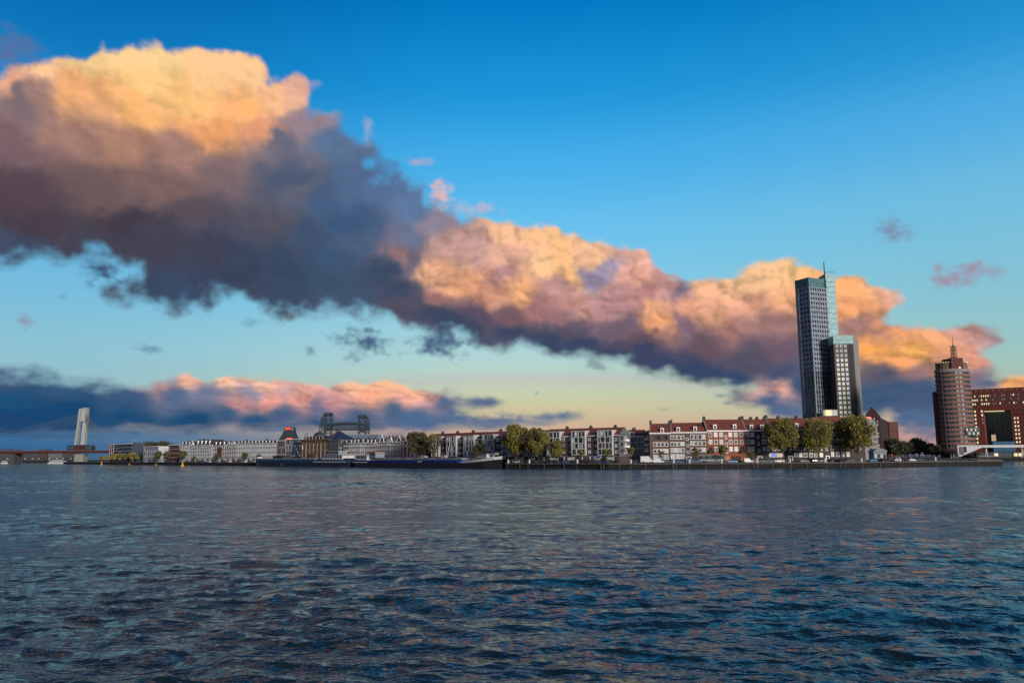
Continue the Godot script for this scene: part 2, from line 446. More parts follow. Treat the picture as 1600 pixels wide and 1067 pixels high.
func bar(st: SurfaceTool, a: Vector3, b: Vector3, w: float, h := -1.0) -> void:
	var d := (b - a)
	var up := Vector3.UP if absf(d.normalized().y) < 0.95 else Vector3.RIGHT
	var basis := Basis.looking_at(d, up)
	box(st, (a + b) * 0.5, Vector3(w, w if h < 0.0 else h, d.length()), basis)

func tube(st: SurfaceTool, a: Vector3, b: Vector3, r0: float, r1: float, n := 6, caps := true) -> void:
	var d := (b - a).normalized()
	var s := d.cross(Vector3.UP if absf(d.y) < 0.9 else Vector3.RIGHT).normalized()
	var t := s.cross(d)
	for i in n:
		var p := s * cos(TAU * i / n) + t * sin(TAU * i / n)
		var q := s * cos(TAU * (i + 1) / n) + t * sin(TAU * (i + 1) / n)
		quad(st, a + p * r0, b + p * r1, b + q * r1, a + q * r0)
		if caps:
			tri(st, b, b + q * r1, b + p * r1)
			tri(st, a, a + p * r0, a + q * r0)

func extrude(st: SurfaceTool, poly: Array, z0: float, z1: float) -> void:   # a convex or fan-shaped outline in x, y drawn out along z
	var n := poly.size()
	var flat := PackedVector2Array(poly)
	var ix := Geometry2D.triangulate_polygon(flat)
	for k in range(0, ix.size(), 3):
		var a := flat[ix[k]]
		var b := flat[ix[k + 1]]
		var c := flat[ix[k + 2]]
		tri(st, Vector3(a.x, a.y, z1), Vector3(b.x, b.y, z1), Vector3(c.x, c.y, z1))
		tri(st, Vector3(a.x, a.y, z0), Vector3(c.x, c.y, z0), Vector3(b.x, b.y, z0))
	for i in n:
		var a := flat[i]
		var b := flat[(i + 1) % n]
		quad(st, Vector3(a.x, a.y, z0), Vector3(b.x, b.y, z0), Vector3(b.x, b.y, z1), Vector3(a.x, a.y, z1))

func part(parent: Node3D, called: String, st: SurfaceTool, m: Material) -> MeshInstance3D:
	st.generate_normals()
	var o := MeshInstance3D.new()
	o.name = called
	o.mesh = st.commit()
	o.material_override = m
	parent.add_child(o, true)
	return o

func put(parent: Node3D, called: String, mesh: Mesh, m: Material, at: Vector3, size := Vector3.ONE) -> MeshInstance3D:
	var o := MeshInstance3D.new()
	o.name = called
	o.mesh = mesh
	o.material_override = m
	o.position = at
	o.scale = size
	parent.add_child(o, true)
	return o

func slab_part(parent: Node3D, called: String, m: Material, lo: Vector3, hi: Vector3) -> MeshInstance3D:
	return put(parent, called, unit_box, m, (lo + hi) * 0.5, hi - lo)

var unit_box: Mesh
var grain: NoiseTexture2D

func paint(r: float, g: float, b: float, rough := 0.85, grained := 0.0, metal := 0.0) -> StandardMaterial3D:
	var m := StandardMaterial3D.new()
	m.albedo_color = Color(r, g, b).linear_to_srgb()
	m.roughness = rough
	m.metallic = metal
	if grained > 0.0:
		m.albedo_texture = grain
		m.uv1_triplanar = true
		m.uv1_world_triplanar = true
		m.uv1_scale = Vector3.ONE * grained
	return m

func glowing(r: float, g: float, b: float, energy: float) -> StandardMaterial3D:
	var m := paint(r * 0.5, g * 0.5, b * 0.5, 0.4)
	m.emission_enabled = true
	m.emission = Color(r, g, b).linear_to_srgb()
	m.emission_energy_multiplier = energy
	return m

func build_materials() -> void:
	var bm := BoxMesh.new()
	unit_box = bm
	grain = NoiseTexture2D.new()
	grain.width = 512
	grain.height = 512
	grain.seamless = true
	grain.normalize = true
	grain.noise = make_noise(41, 0.02, 5)
	var ramp := Gradient.new()
	ramp.set_color(0, Color(0.62, 0.62, 0.63))
	ramp.set_color(1, Color(1, 1, 1))
	grain.color_ramp = ramp
	M.brick_brown = paint(0.20, 0.125, 0.10, 0.9, 0.25)
	M.brick_brown_b = paint(0.185, 0.12, 0.10, 0.9, 0.25)
	M.brick_orange = paint(0.34, 0.115, 0.06, 0.9, 0.25)
	M.brick_dark = paint(0.085, 0.07, 0.068, 0.9, 0.25)
	M.brick_dark_b = paint(0.075, 0.065, 0.066, 0.9, 0.25)
	M.brick_plum = paint(0.115, 0.085, 0.085, 0.9, 0.25)
	M.brick_red = paint(0.24, 0.07, 0.06, 0.9, 0.25)
	M.tile_red = paint(0.27, 0.068, 0.040, 0.85, 0.4)
	M.tile_red_b = paint(0.235, 0.058, 0.038, 0.85, 0.4)
	M.slate = paint(0.030, 0.036, 0.046, 0.6, 0.4)
	M.slate_blue = paint(0.035, 0.055, 0.10, 0.6, 0.4)
	M.white = paint(0.70, 0.73, 0.74, 0.6, 0.15)
	M.trim = paint(0.78, 0.80, 0.80, 0.6)
	M.cream = paint(0.44, 0.41, 0.37, 0.85, 0.2)
	M.pale_stone = paint(0.40, 0.40, 0.39, 0.85, 0.2)
	M.pink_stone = paint(0.36, 0.31, 0.30, 0.85, 0.2)
	M.tan_stone = paint(0.40, 0.25, 0.15, 0.85, 0.2)
	M.tan_dark = paint(0.24, 0.16, 0.11, 0.85, 0.2)
	M.grey_wall = paint(0.17, 0.19, 0.20, 0.9, 0.2)
	M.grey_dark = paint(0.075, 0.085, 0.095, 0.9, 0.2)
	M.grey_blue = paint(0.30, 0.35, 0.38, 0.8, 0.2)
	M.concrete = paint(0.36, 0.37, 0.34, 0.9, 0.12)
	M.paving = paint(0.13, 0.125, 0.12, 0.95, 0.1)
	M.asphalt = paint(0.05, 0.05, 0.052, 0.95, 0.1)
	M.coping = paint(0.13, 0.125, 0.12, 0.9, 0.3)
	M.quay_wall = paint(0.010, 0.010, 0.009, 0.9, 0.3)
	M.glass = paint(0.018, 0.022, 0.026, 0.12)
	M.glass_blue = paint(0.05, 0.075, 0.09, 0.15)
	M.glass_pale = paint(0.30, 0.35, 0.36, 0.25)
	M.glass_blind = paint(0.52, 0.54, 0.52, 0.3)
	M.glass_brown = paint(0.07, 0.05, 0.045, 0.2)
	M.glass_lit = glowing(1.0, 0.80, 0.42, 0.55)
	M.steel = paint(0.018, 0.042, 0.050, 0.6, 0.2)
	M.black = paint(0.012, 0.012, 0.013, 0.6)
	M.rubber = paint(0.02, 0.02, 0.02, 0.9)
	M.bark = paint(0.055, 0.045, 0.035, 0.95)
	M.buoy = paint(0.55, 0.30, 0.01, 0.5)
	M.sign_blue = paint(0.02, 0.15, 0.55, 0.4)
	M.sign_orange = paint(0.75, 0.26, 0.02, 0.4)
	M.sign_red = paint(0.6, 0.05, 0.03, 0.4)
	M.door = paint(0.05, 0.035, 0.03, 0.6)

# ---------------------------------------------------------------- places along the quay
var quay_line := [[105.0, 880.0], [250.0, 690.0], [400.0, 565.0], [500.0, 505.0], [620.0, 440.0], [780.0, 376.0], [950.0, 336.0], [1100.0, 328.0], [1280.0, 330.0], [1400.0, 345.0], [1566.0, 370.0]]

func quay_depth(x: float) -> float:
	var i := 0
	while i < quay_line.size() - 2 and x > quay_line[i + 1][0]:
		i += 1
	var a: Array = quay_line[i]
	var b: Array = quay_line[i + 1]
	# depth along a straight line in space goes with the inverse of depth in the picture
	return 1.0 / lerpf(1.0 / a[1], 1.0 / b[1], (x - a[0]) / (b[0] - a[0]))

func spot(x: float, back: float, y := QUAY) -> Vector3:     # a place so many metres behind the quay's edge
	var z := quay_depth(x) + back
	return Vector3(gx(x, z), y, -z)

func along(x: float) -> float:                               # the way the quay runs there, as a turn
	var d := spot(x + 12.0, 0.0) - spot(x - 12.0, 0.0)
	return atan2(-d.z, d.x)

# a frame for one facade: its left foot, its length, its turn and how photograph columns map onto it
func front(x0: float, x1: float, back0 := 26.0, back1 := -1.0) -> Dictionary:
	if back1 < 0.0:
		back1 = back0
	return front_z(x0, x1, quay_depth(x0) + back0, quay_depth(x1) + back1)

func front_z(x0: float, x1: float, z0: float, z1: float, ground := QUAY) -> Dictionary:
	var a := Vector3(gx(x0, z0), ground, -z0)
	var b := Vector3(gx(x1, z1), ground, -z1)
	var d := b - a
	return {"at": a, "w": d.length(), "turn": atan2(-d.z, d.x), "x0": x0, "x1": x1, "z0": z0, "z1": z1, "ground": ground}

func fx(f: Dictionary, x: float) -> float:                   # metres along the facade of a photograph column
	var a: Vector3 = f.at
	var d := Vector3(cos(f.turn), 0, -sin(f.turn))
	var r := ray(x, horizon_row(x))
	var k := r.x / -r.z                                      # X = k * -Z
	return (k * -a.z - a.x) / (d.x + k * d.z)

func fh(f: Dictionary, x: float, y: float) -> float:         # metres above the ground of a photograph row
	var t: float = clampf((x - f.x0) / (f.x1 - f.x0), 0.0, 1.0)
	return hy(x, y, 1.0 / lerpf(1.0 / f.z0, 1.0 / f.z1, t)) - f.ground

# ---------------------------------------------------------------- windows
var frame_cache := {}

func frame_mesh(w: float, h: float, kind: int, t: float) -> Mesh:
	w = snappedf(w, 0.1)
	h = snappedf(h, 0.1)
	var key := "%.1f %.1f %d %.2f" % [w, h, kind, t]
	if not frame_cache.has(key):
		var st := shape()
		var d := 0.12
		box(st, Vector3(0, h / 2 - t / 2, d / 2), Vector3(w, t, d))
		box(st, Vector3(0, -h / 2 + t / 2, d / 2 + 0.03), Vector3(w + 0.1, t, d + 0.06))
		for s in [-1, 1]:
			box(st, Vector3(s * (w / 2 - t / 2), 0, d / 2), Vector3(t, h - 2 * t, d))
		if kind == 1:        # one upright in the middle
			box(st, Vector3(0, 0, d / 2), Vector3(t * 0.6, h - 2 * t, d * 0.8))
		elif kind == 2:      # a cross light above
			box(st, Vector3(0, h * 0.18, d / 2), Vector3(w - 2 * t, t * 0.7, d * 0.8))
		elif kind == 3:      # both
			box(st, Vector3(0, h * 0.16, d / 2), Vector3(w - 2 * t, t * 0.6, d * 0.8))
			box(st, Vector3(0, -h * 0.1, d / 2), Vector3(t * 0.5, h * 0.5, d * 0.8))
		st.generate_normals()
		frame_cache[key] = st.commit()
	return frame_cache[key]

var dice := RandomNumberGenerator.new()

func any_glass(pale := 0.25) -> Material:
	var r := dice.randf()
	if r < pale * 0.55:
		return M.glass_pale
	if r < pale:
		return M.glass_blind
	if r < pale + 0.25:
		return M.glass_blue
	if r < pale + 0.32:
		return M.glass_brown
	return M.glass

func window(parent: Node3D, x: float, y: float, z: float, w: float, h: float, kind := 0, pane: Material = null, frame: Material = null, t := 0.17) -> Node3D:
	var o := put(parent, "window", frame_mesh(w, h, kind, t), frame if frame else M.trim, Vector3(x, y, z))
	put(o, "pane", unit_box, pane if pane else any_glass(), Vector3(0, 0, 0.03), Vector3(w - t, h - t, 0.04))
	return o

func plain_window(parent: Node3D, x: float, y: float, z: float, w: float, h: float, pane: Material = null) -> Node3D:
	return put(parent, "window", unit_box, pane if pane else any_glass(), Vector3(x, y, z), Vector3(w, h, 0.08))

# ---------------------------------------------------------------- house bodies
func walls(o: Node3D, w: float, h: float, depth: float, m: Material, x0 := 0.0) -> MeshInstance3D:
	return slab_part(o, "wall", m, Vector3(x0, -0.5, -depth), Vector3(x0 + w, h, 0))

func gable_roof(o: Node3D, w: float, eave: float, ridge: float, depth: float, m: Material, over := 0.35, x0 := 0.0) -> MeshInstance3D:
	var st := shape()
	var e := eave - 0.02
	var a := [Vector3(x0, e, over), Vector3(x0 + w, e, over), Vector3(x0 + w, e, -depth - over), Vector3(x0, e, -depth - over)]
	var r0 := Vector3(x0, ridge, -depth * 0.5)
	var r1 := Vector3(x0 + w, ridge, -depth * 0.5)
	quad(st, a[0], r0, r1, a[1])
	quad(st, a[2], r1, r0, a[3])
	tri(st, a[0], a[3], r0)
	tri(st, a[1], r1, a[2])
	quad(st, a[0], a[1], a[2], a[3])
	return part(o, "roof", st, m)

func mansard(o: Node3D, w: float, eave: float, top: float, depth: float, m: Material, x0 := 0.0) -> MeshInstance3D:
	var st := shape()
	var i := (top - eave) * 0.35
	hexa(st, [Vector3(x0, eave, -depth), Vector3(x0 + w, eave, -depth), Vector3(x0 + w, eave, -0.1), Vector3(x0, eave, -0.1),
		Vector3(x0 + 0.15, top, -depth + i), Vector3(x0 + w - 0.15, top, -depth + i), Vector3(x0 + w - 0.15, top, -i), Vector3(x0 + 0.15, top, -i)])
	return part(o, "roof", st, m)

func cornice(o: Node3D, w: float, y: float, m: Material, tall := 0.45, out := 0.4, x0 := 0.0) -> MeshInstance3D:
	return slab_part(o, "cornice", m, Vector3(x0 - 0.05, y - tall, 0.005), Vector3(x0 + w + 0.05, y, out))

func chimney(roof: Node3D, x: float, y0: float, y1: float, z: float, w := 1.0) -> void:
	var st := shape()
	slab(st, Vector3(x - w * 0.5, y0, z - 0.7), Vector3(x + w * 0.5, y1, z + 0.7))
	slab(st, Vector3(x - w * 0.58, y1, z - 0.8), Vector3(x + w * 0.58, y1 + 0.18, z + 0.8))
	for k in 3:
		tube(st, Vector3(x + (k - 1) * w * 0.3, y1 + 0.18, z), Vector3(x + (k - 1) * w * 0.3, y1 + 0.6, z), 0.13, 0.1, 6)
	part(roof, "chimney", st, M.brick_dark)

func dormer(o: Node3D, x: float, y: float, eave: float, ridge: float, depth: float, w := 1.5, h := 1.9, cheek: Material = null) -> void:
	var t := (y - h * 0.5 - eave) / (ridge - eave)
	var z := -depth * 0.5 * t + 0.12
	var st := shape()
	slab(st, Vector3(x - w / 2, y - h / 2, z - 2.6), Vector3(x + w / 2, y + h / 2, z))
	slab(st, Vector3(x - w / 2 - 0.15, y + h / 2, z - 2.8), Vector3(x + w / 2 + 0.15, y + h / 2 + 0.14, z + 0.2))
	var d := part(o, "dormer", st, cheek if cheek else M.trim)
	put(d, "window", unit_box, M.glass if dice.randf() < 0.6 else M.glass_blue, Vector3(x, y - 0.05, z + 0.02), Vector3(w * 0.55, h * 0.68, 0.06))

func door(o: Node3D, x: float, w: float, h: float, frame: Material, leaf: Material, z := 0.0) -> void:
	var st := shape()
	slab(st, Vector3(x - w / 2 - 0.35, 0, z), Vector3(x - w / 2, h + 0.4, z + 0.16))
	slab(st, Vector3(x + w / 2, 0, z), Vector3(x + w / 2 + 0.35, h + 0.4, z + 0.16))
	slab(st, Vector3(x - w / 2, h, z), Vector3(x + w / 2, h + 0.4, z + 0.16))
	var d := part(o, "door_frame", st, frame)
	slab_part(d, "door", leaf, Vector3(x - w / 2, 0, z), Vector3(x + w / 2, h, z + 0.07))

# ---------------------------------------------------------------- the ground and the quay
func build_ground() -> void:
	var st := shape()
	var edge := []
	for q in quay_line:
		edge.append(Vector2(gx(q[0], q[1]), -q[1]))
	edge.append(Vector2(gx(1566, 370) + 3.0, -386.0))
	edge.append(Vector2(gx(1500, 402), -402.0))
	edge.append(Vector2(gx(1430, 420), -420.0))
	edge.append(Vector2(gx(1445, 580), -580.0))
	edge.append(Vector2(gx(1500, 596), -596.0))
	edge.append(Vector2(gx(1620, 590), -590.0))
	edge.append(Vector2(gx(1900, 580), -580.0))
	edge.append(Vector2(1100, -2600.0))
	edge.append(Vector2(-620, -2600.0))
	edge.append(Vector2(gx(95, 1010), -1010.0))
	var flat := PackedVector2Array(edge)
	var ix := Geometry2D.triangulate_polygon(flat)
	for k in range(0, ix.size(), 3):
		var p := []
		for q in 3:
			p.append(Vector3(flat[ix[k + q]].x, QUAY, flat[ix[k + q]].y))
		tri(st, p[0], p[1], p[2])
	var ground := part(self, "ground", st, M.paving)
	ground.set_meta("kind", "structure")
	# the wall down into the water, with its coping stones
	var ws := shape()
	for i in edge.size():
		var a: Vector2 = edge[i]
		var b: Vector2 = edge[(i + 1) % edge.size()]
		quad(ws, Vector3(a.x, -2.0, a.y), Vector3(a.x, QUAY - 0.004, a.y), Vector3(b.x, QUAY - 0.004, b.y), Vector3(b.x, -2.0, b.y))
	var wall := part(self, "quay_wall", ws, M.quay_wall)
	wall.set_meta("kind", "structure")
	for i in quay_line.size() - 1:
		var a := Vector3(edge[i].x, 0, edge[i].y)
		var b := Vector3(edge[i + 1].x, 0, edge[i + 1].y)
		var n := int(a.distance_to(b) / 9.0)
		var turn := atan2(-(b - a).z, (b - a).x)
		for k in n:
			var c := a.lerp(b, (k + 0.5) / n)
			var s := put(wall, "coping_stone", unit_box, M.coping, Vector3(c.x, QUAY - 0.12, c.z), Vector3(a.distance_to(b) / n - 0.08, 0.42 + 0.03 * (k % 3), 1.1))
			s.rotation.y = turn
	# the street between the houses and the water
	var road := shape()
	for i in range(0, 60):
		var x0 := lerpf(160, 1430, i / 60.0)
		var x1 := lerpf(160, 1430, (i + 1) / 60.0)
		quad(road, spot(x0, 11.0, QUAY + 0.006), spot(x0, 19.0, QUAY + 0.006), spot(x1, 19.0, QUAY + 0.006), spot(x1, 11.0, QUAY + 0.006))
	var r := part(self, "road", road, M.asphalt)
	r.set_meta("kind", "structure")
	var kerb := shape()
	for i in range(0, 60):
		var x0 := lerpf(160, 1430, i / 60.0)
		var x1 := lerpf(160, 1430, (i + 1) / 60.0)
		for d in [[10.7, 11.0], [19.0, 19.3]]:
			var a := spot(x0, d[0]); var b := spot(x1, d[0]); var c := spot(x1, d[1]); var e := spot(x0, d[1])
			var u := Vector3.UP * 0.12
			hexa(kerb, [a, e, c, b, a + u, e + u, c + u, b + u])
	var kb := part(self, "kerb", kerb, M.coping)
	kb.set_meta("kind", "structure")

# ---------------------------------------------------------------- brick terraces on the right
# cols and rows are photograph columns and rows of the window centres
func terrace(label: String, x0: float, x1: float, eave_row: float, ridge_row: float, wall_m: Material, roof_m: Material, groups: Array, dormers: Array, stair: Array, doors: Array, extra_chimneys := []) -> Array:
	var f := front(x0, x1)
	var o := thing("terraced_house", label, "house", f.at, f.turn, "brick houses along the quay")
	var w: float = f.w
	var mid := (x0 + x1) * 0.5
	var eave := fh(f, mid, eave_row)
	var depth := 11.0
	var zr: float = quay_depth(mid) + 26.0 + depth * 0.5
	var ridge := hy(mid, ridge_row, zr) - QUAY
	walls(o, w, eave, depth, wall_m)
	var roof := gable_roof(o, w, eave, ridge, depth, roof_m)
	cornice(o, w, eave + 0.12, M.trim, 0.5, 0.5)
	slab_part(o, "plinth", M.grey_dark, Vector3(0.01, -0.3, 0.004), Vector3(w - 0.01, 0.7, 0.12))
	for g in groups:        # [columns], [rows], width, height, kind, pale share
		for y in g[1]:
			for x in g[0]:
				window(o, fx(f, x), fh(f, x, y), 0.004, g[2], g[3], g[4], any_glass(g[5]))
	for s in stair:
		window(o, fx(f, s[0]), fh(f, s[0], s[1]), 0.004, s[2], s[3], 0, any_glass(0.1))
	for d in dormers:
		dormer(o, fx(f, d[0]), hy(d[0], d[1], zr - 3.0) - QUAY, eave, ridge, depth)
	for d in doors:
		door(o, fx(f, d), 1.5, 2.4, M.trim, M.door)
	for c in [0.0, 1.0] + extra_chimneys:
		chimney(roof, clampf(c * w, 0.55, w - 0.55), ridge - 0.6, ridge + (1.0 if c == 0.0 else 0.7), -depth * 0.5, 1.0)
	var fire := shape()      # the raised party wall on the left
	hexa(fire, [Vector3(0, eave - 0.1, -depth), Vector3(0.35, eave - 0.1, -depth), Vector3(0.35, eave - 0.1, 0.4), Vector3(0, eave - 0.1, 0.4), Vector3(0, ridge + 0.25, -depth * 0.5 - 0.2), Vector3(0.35, ridge + 0.25, -depth * 0.5 - 0.2), Vector3(0.35, ridge + 0.25, -depth * 0.5 + 0.2), Vector3(0, ridge + 0.25, -depth * 0.5 + 0.2)])
	part(roof, "party_wall", fire, M.pale_stone)
	return [o, f, eave, ridge, roof]

func skylight(roof: Node3D, f: Dictionary, eave: float, ridge: float, x: float, up: float, w := 1.1, h := 1.3, m: Material = null) -> void:
	var depth := 11.0
	var a := atan2(ridge - eave, depth * 0.5)
	var y := lerpf(eave, ridge, up)
	var z := -depth * 0.5 * up + 0.35 * (1.0 - up)
	var s := put(roof, "skylight", unit_box, m if m else M.glass_blue, Vector3(fx(f, x), y, z), Vector3(w, 0.12, h))
	s.rotation.x = a
	s.position += Vector3(0, cos(a), sin(a)) * 0.06

func balcony(o: Node3D, x: float, y: float, w: float, out: float, m: Material, z := 0.0) -> void:
	var st := shape()
	slab(st, Vector3(x - w / 2, y - 0.12, z), Vector3(x + w / 2, y + 0.06, z + out))
	slab(st, Vector3(x - w / 2, y + 0.95, z + out - 0.06), Vector3(x + w / 2, y + 1.02, z + out))
	for k in int(w / 0.3) + 1:
		var q := x - w / 2 + 0.03 + k * 0.3
		slab(st, Vector3(q, y + 0.06, z + out - 0.05), Vector3(q + 0.04, y + 0.95, z + out - 0.01))
	for s in [-1, 1]:
		slab(st, Vector3(x + s * (w / 2 - 0.03) - 0.03, y + 0.06, z + 0.005), Vector3(x + s * (w / 2 - 0.03) + 0.03, y + 1.02, z + out - 0.07))
	part(o, "balcony", st, m)

func build_terraces() -> void:
	var rows := [694.2, 704.6]
	var a := terrace("brown brick house with plain green top windows at the open corner", 1016, 1049.5, 676.6, 661.8, M.brick_brown, M.tile_red, [[[1024.2, 1030.1, 1036.2, 1042.2], rows, 1.5, 1.9, 2, 0.3], [[1024.2, 1030.1, 1036.2, 1042.2], [714.4], 1.6, 2.1, 0, 0.95]], [[1036.2, 672.6]], [], [])
	for x in [1024.2, 1030.1, 1036.2, 1042.2]:
		var f: Dictionary = a[1]
		plain_window(a[0], fx(f, x), fh(f, x, 683.9), 0.03, 1.5, 2.0, [M.glass_blue, M.glass_pale, M.glass, M.glass_blue][int(x) % 4])
	skylight(a[4], a[1], a[2], a[3], 1028, 0.62); skylight(a[4], a[1], a[2], a[3], 1041, 0.62)
	a = terrace("brown brick house with arched top windows and a white door beside the tour bus", 1049.5, 1106, 675.4, 660.4, M.brick_brown_b, M.tile_red, [[[1049.5 + 1.8, 1056.0, 1061.8, 1067.8], [683.4, 693.6], 1.5, 1.8, 2, 0.5], [[1051.3, 1056.0, 1061.8, 1067.8], [703.6], 1.5, 2.0, 1, 0.8], [[1051.3, 1056.0, 1061.8, 1067.8], [713.4], 1.6, 2.1, 0, 1.0], [[1082.3, 1088.3, 1095, 1101.2], [682.6], 1.35, 2.1, 0, 0.1], [[1082.3, 1088.3, 1095, 1101.2], [692.6, 702.8], 1.5, 1.9, 2, 0.3]], [[1061.6, 671.4], [1088.3, 670.6]], [[1075.2, 686.2, 1.1, 1.2], [1075.6, 696.3, 1.1, 1.2], [1075.8, 706.6, 1.1, 1.2]], [1076.6])
	skylight(a[4], a[1], a[2], a[3], 1057.4, 0.62, 0.8, 0.9); skylight(a[4], a[1], a[2], a[3], 1065.4, 0.62, 0.8, 0.9); skylight(a[4], a[1], a[2], a[3], 1098, 0.72, 3.2, 0.9, M.slate)
	a = terrace("bright orange brick house with two iron balconies", 1106, 1167, 672.8, 655.4, M.brick_orange, M.tile_red_b, [[[1111.4, 1120, 1128.5, 1142.9, 1151.3, 1160.3], [679.2, 690.4], 1.55, 1.95, 1, 0.45], [[1120, 1128.5, 1142.9, 1151.3], [701.6], 1.55, 2.0, 1, 0.4]], [[1120, 667.4], [1151.3, 666.9]], [[1135.8, 683.2, 0.9, 1.9], [1136.2, 694.8, 0.9, 1.9], [1136.6, 705.6, 0.9, 1.8]], [])
	var fo: Dictionary = a[1]
	for x in [1111.4, 1160.8]:
		plain_window(a[0], fx(fo, x), fh(fo, x, 702.2), 0.03, 1.6, 2.3, M.glass)
		balcony(a[0], fx(fo, x), fh(fo, x, 707.4), 2.4, 1.0, M.black)
	for x in [1143.5, 1147.5, 1151.5, 1155.5]:
		plain_window(a[0], fx(fo, x), 1.6, 0.03, 0.8, 2.5, M.glass)
	door(a[0], fx(fo, 1137.4), 1.5, 2.5, paint(0.40, 0.13, 0.05, 0.7), paint(0.45, 0.14, 0.04, 0.6))
	a = terrace("dark brick house with single sash windows next to the orange house", 1167, 1206, 672.4, 655.0, M.brick_dark, M.tile_red_b, [[[1171.4, 1177.6, 1195, 1201.5], [679.4, 690.4], 1.45, 1.95, 1, 0.45], [[1171.4, 1177.6, 1195, 1201.5], [701.3], 1.45, 1.95, 1, 0.8]], [[1177.5, 667.7], [1194, 667.5]], [[1186.5, 682.9, 1.0, 1.2], [1186.7, 693.5, 1.0, 1.2], [1187.2, 704, 1.0, 1.2]], [1188], [0.4, 0.66])
	a = terrace("wide dark brick house behind the two plane trees", 1206, 1290, 671.0, 653.3, M.brick_dark_b, M.tile_red_b, [[[1210.6, 1217.5, 1227, 1244, 1251.3, 1259, 1268, 1275.6, 1283.8], [679.2, 690.2, 701.0], 1.5, 1.9, 2, 0.25], [[1244, 1251.3, 1259, 1268, 1275.6, 1283.8], [710.8], 1.6, 1.9, 2, 0.3]], [[1249.4, 665.2], [1224, 665.6], [1272, 664.8]], [[1235, 692, 1.0, 1.2], [1235.4, 703.3, 1.0, 1.2]], [1235.6], [0.25, 0.6])
	a = terrace("dark brick house at the end of the row under the largest tree", 1290, 1353, 669.4, 651.4, M.brick_dark, M.tile_red, [[[1301.5, 1309.4, 1317.5, 1325.6, 1336, 1344], [677.8, 688.2, 699.4], 1.7, 1.9, 2, 0.15], [[1301.5, 1309.4, 1317.5, 1325.6], [709.6], 1.7, 2.2, 3, 0.9]], [[1306.9, 664], [1334, 663.4]], [[1291.6, 691, 1.0, 1.2], [1292.4, 702, 1.1, 1.3]], [1293.4])

# ---------------------------------------------------------------- the post-war row with white glazed bays
func bay(o: Node3D, f: Dictionary, x0: float, x1: float, top_row: float, base_row: float) -> void:
	var a := fx(f, x0)
	var b := fx(f, x1)
	var mid := (x0 + x1) * 0.5
	var y1 := fh(f, mid, top_row)
	var y0 := fh(f, mid, base_row)
	var out := 1.3
	var bo := slab_part(o, "bay", M.glass, Vector3(a + 0.1, y0 + 0.1, -3.0), Vector3(b - 0.1, y1 - 0.1, out - 0.35))
	var st := shape()
	var t := 0.42
	for k in 3:
		var x := lerpf(a, b, k / 2.0)
		var hw := t * 0.5
		slab(st, Vector3(clampf(x - hw, a, b - t), y0, out - 0.35), Vector3(clampf(x - hw, a, b - t) + t, y1, out))
	for k in 5:
		var y := lerpf(y0, y1 - 0.3, k / 4.0)
		slab(st, Vector3(a + t, y, out - 0.34), Vector3(b - t, y + 0.36, out - 0.02))
	slab(st, Vector3(a, y1, -3.6), Vector3(b, y1 + 0.2, out + 0.15))
	for x in [a, b - 0.12]:
		slab(st, Vector3(x, y0, -3.0), Vector3(x + 0.12, y1, out - 0.352))
	part(o, "bay_frame", st, M.white)
	for r in 4:
		for c in 2:
			var pa := lerpf(a, b, c / 2.0) + t
			var pb := lerpf(a, b, (c + 1) / 2.0) - t * 0.6
			var ya := lerpf(y0, y1 - 0.3, r / 4.0) + 0.36
			var yb := lerpf(y0, y1 - 0.3, (r + 1) / 4.0)
			var cut := lerpf(pa, pb, 0.3 + 0.4 * dice.randf())
			var win := slab_part(o, "window", any_glass(0.26), Vector3(pa, ya, out - 0.34), Vector3(cut - 0.06, yb, out - 0.2))
			win.set_meta("label", "glazed panel of the white bay")
			slab_part(o, "window", any_glass(0.2), Vector3(cut + 0.06, ya + (0.5 if r > 0 else 0.0), out - 0.34), Vector3(pb, yb, out - 0.2))
			if r > 0:
				slab_part(o, "parapet", M.grey_blue, Vector3(cut + 0.06, ya, out - 0.34), Vector3(pb, ya + 0.46, out - 0.14))
			slab_part(o, "mullion", M.trim, Vector3(cut - 0.055, ya, out - 0.33), Vector3(cut + 0.055, yb, out - 0.05))
	bo.set_meta("label", "white framed glazed bay, four storeys tall")

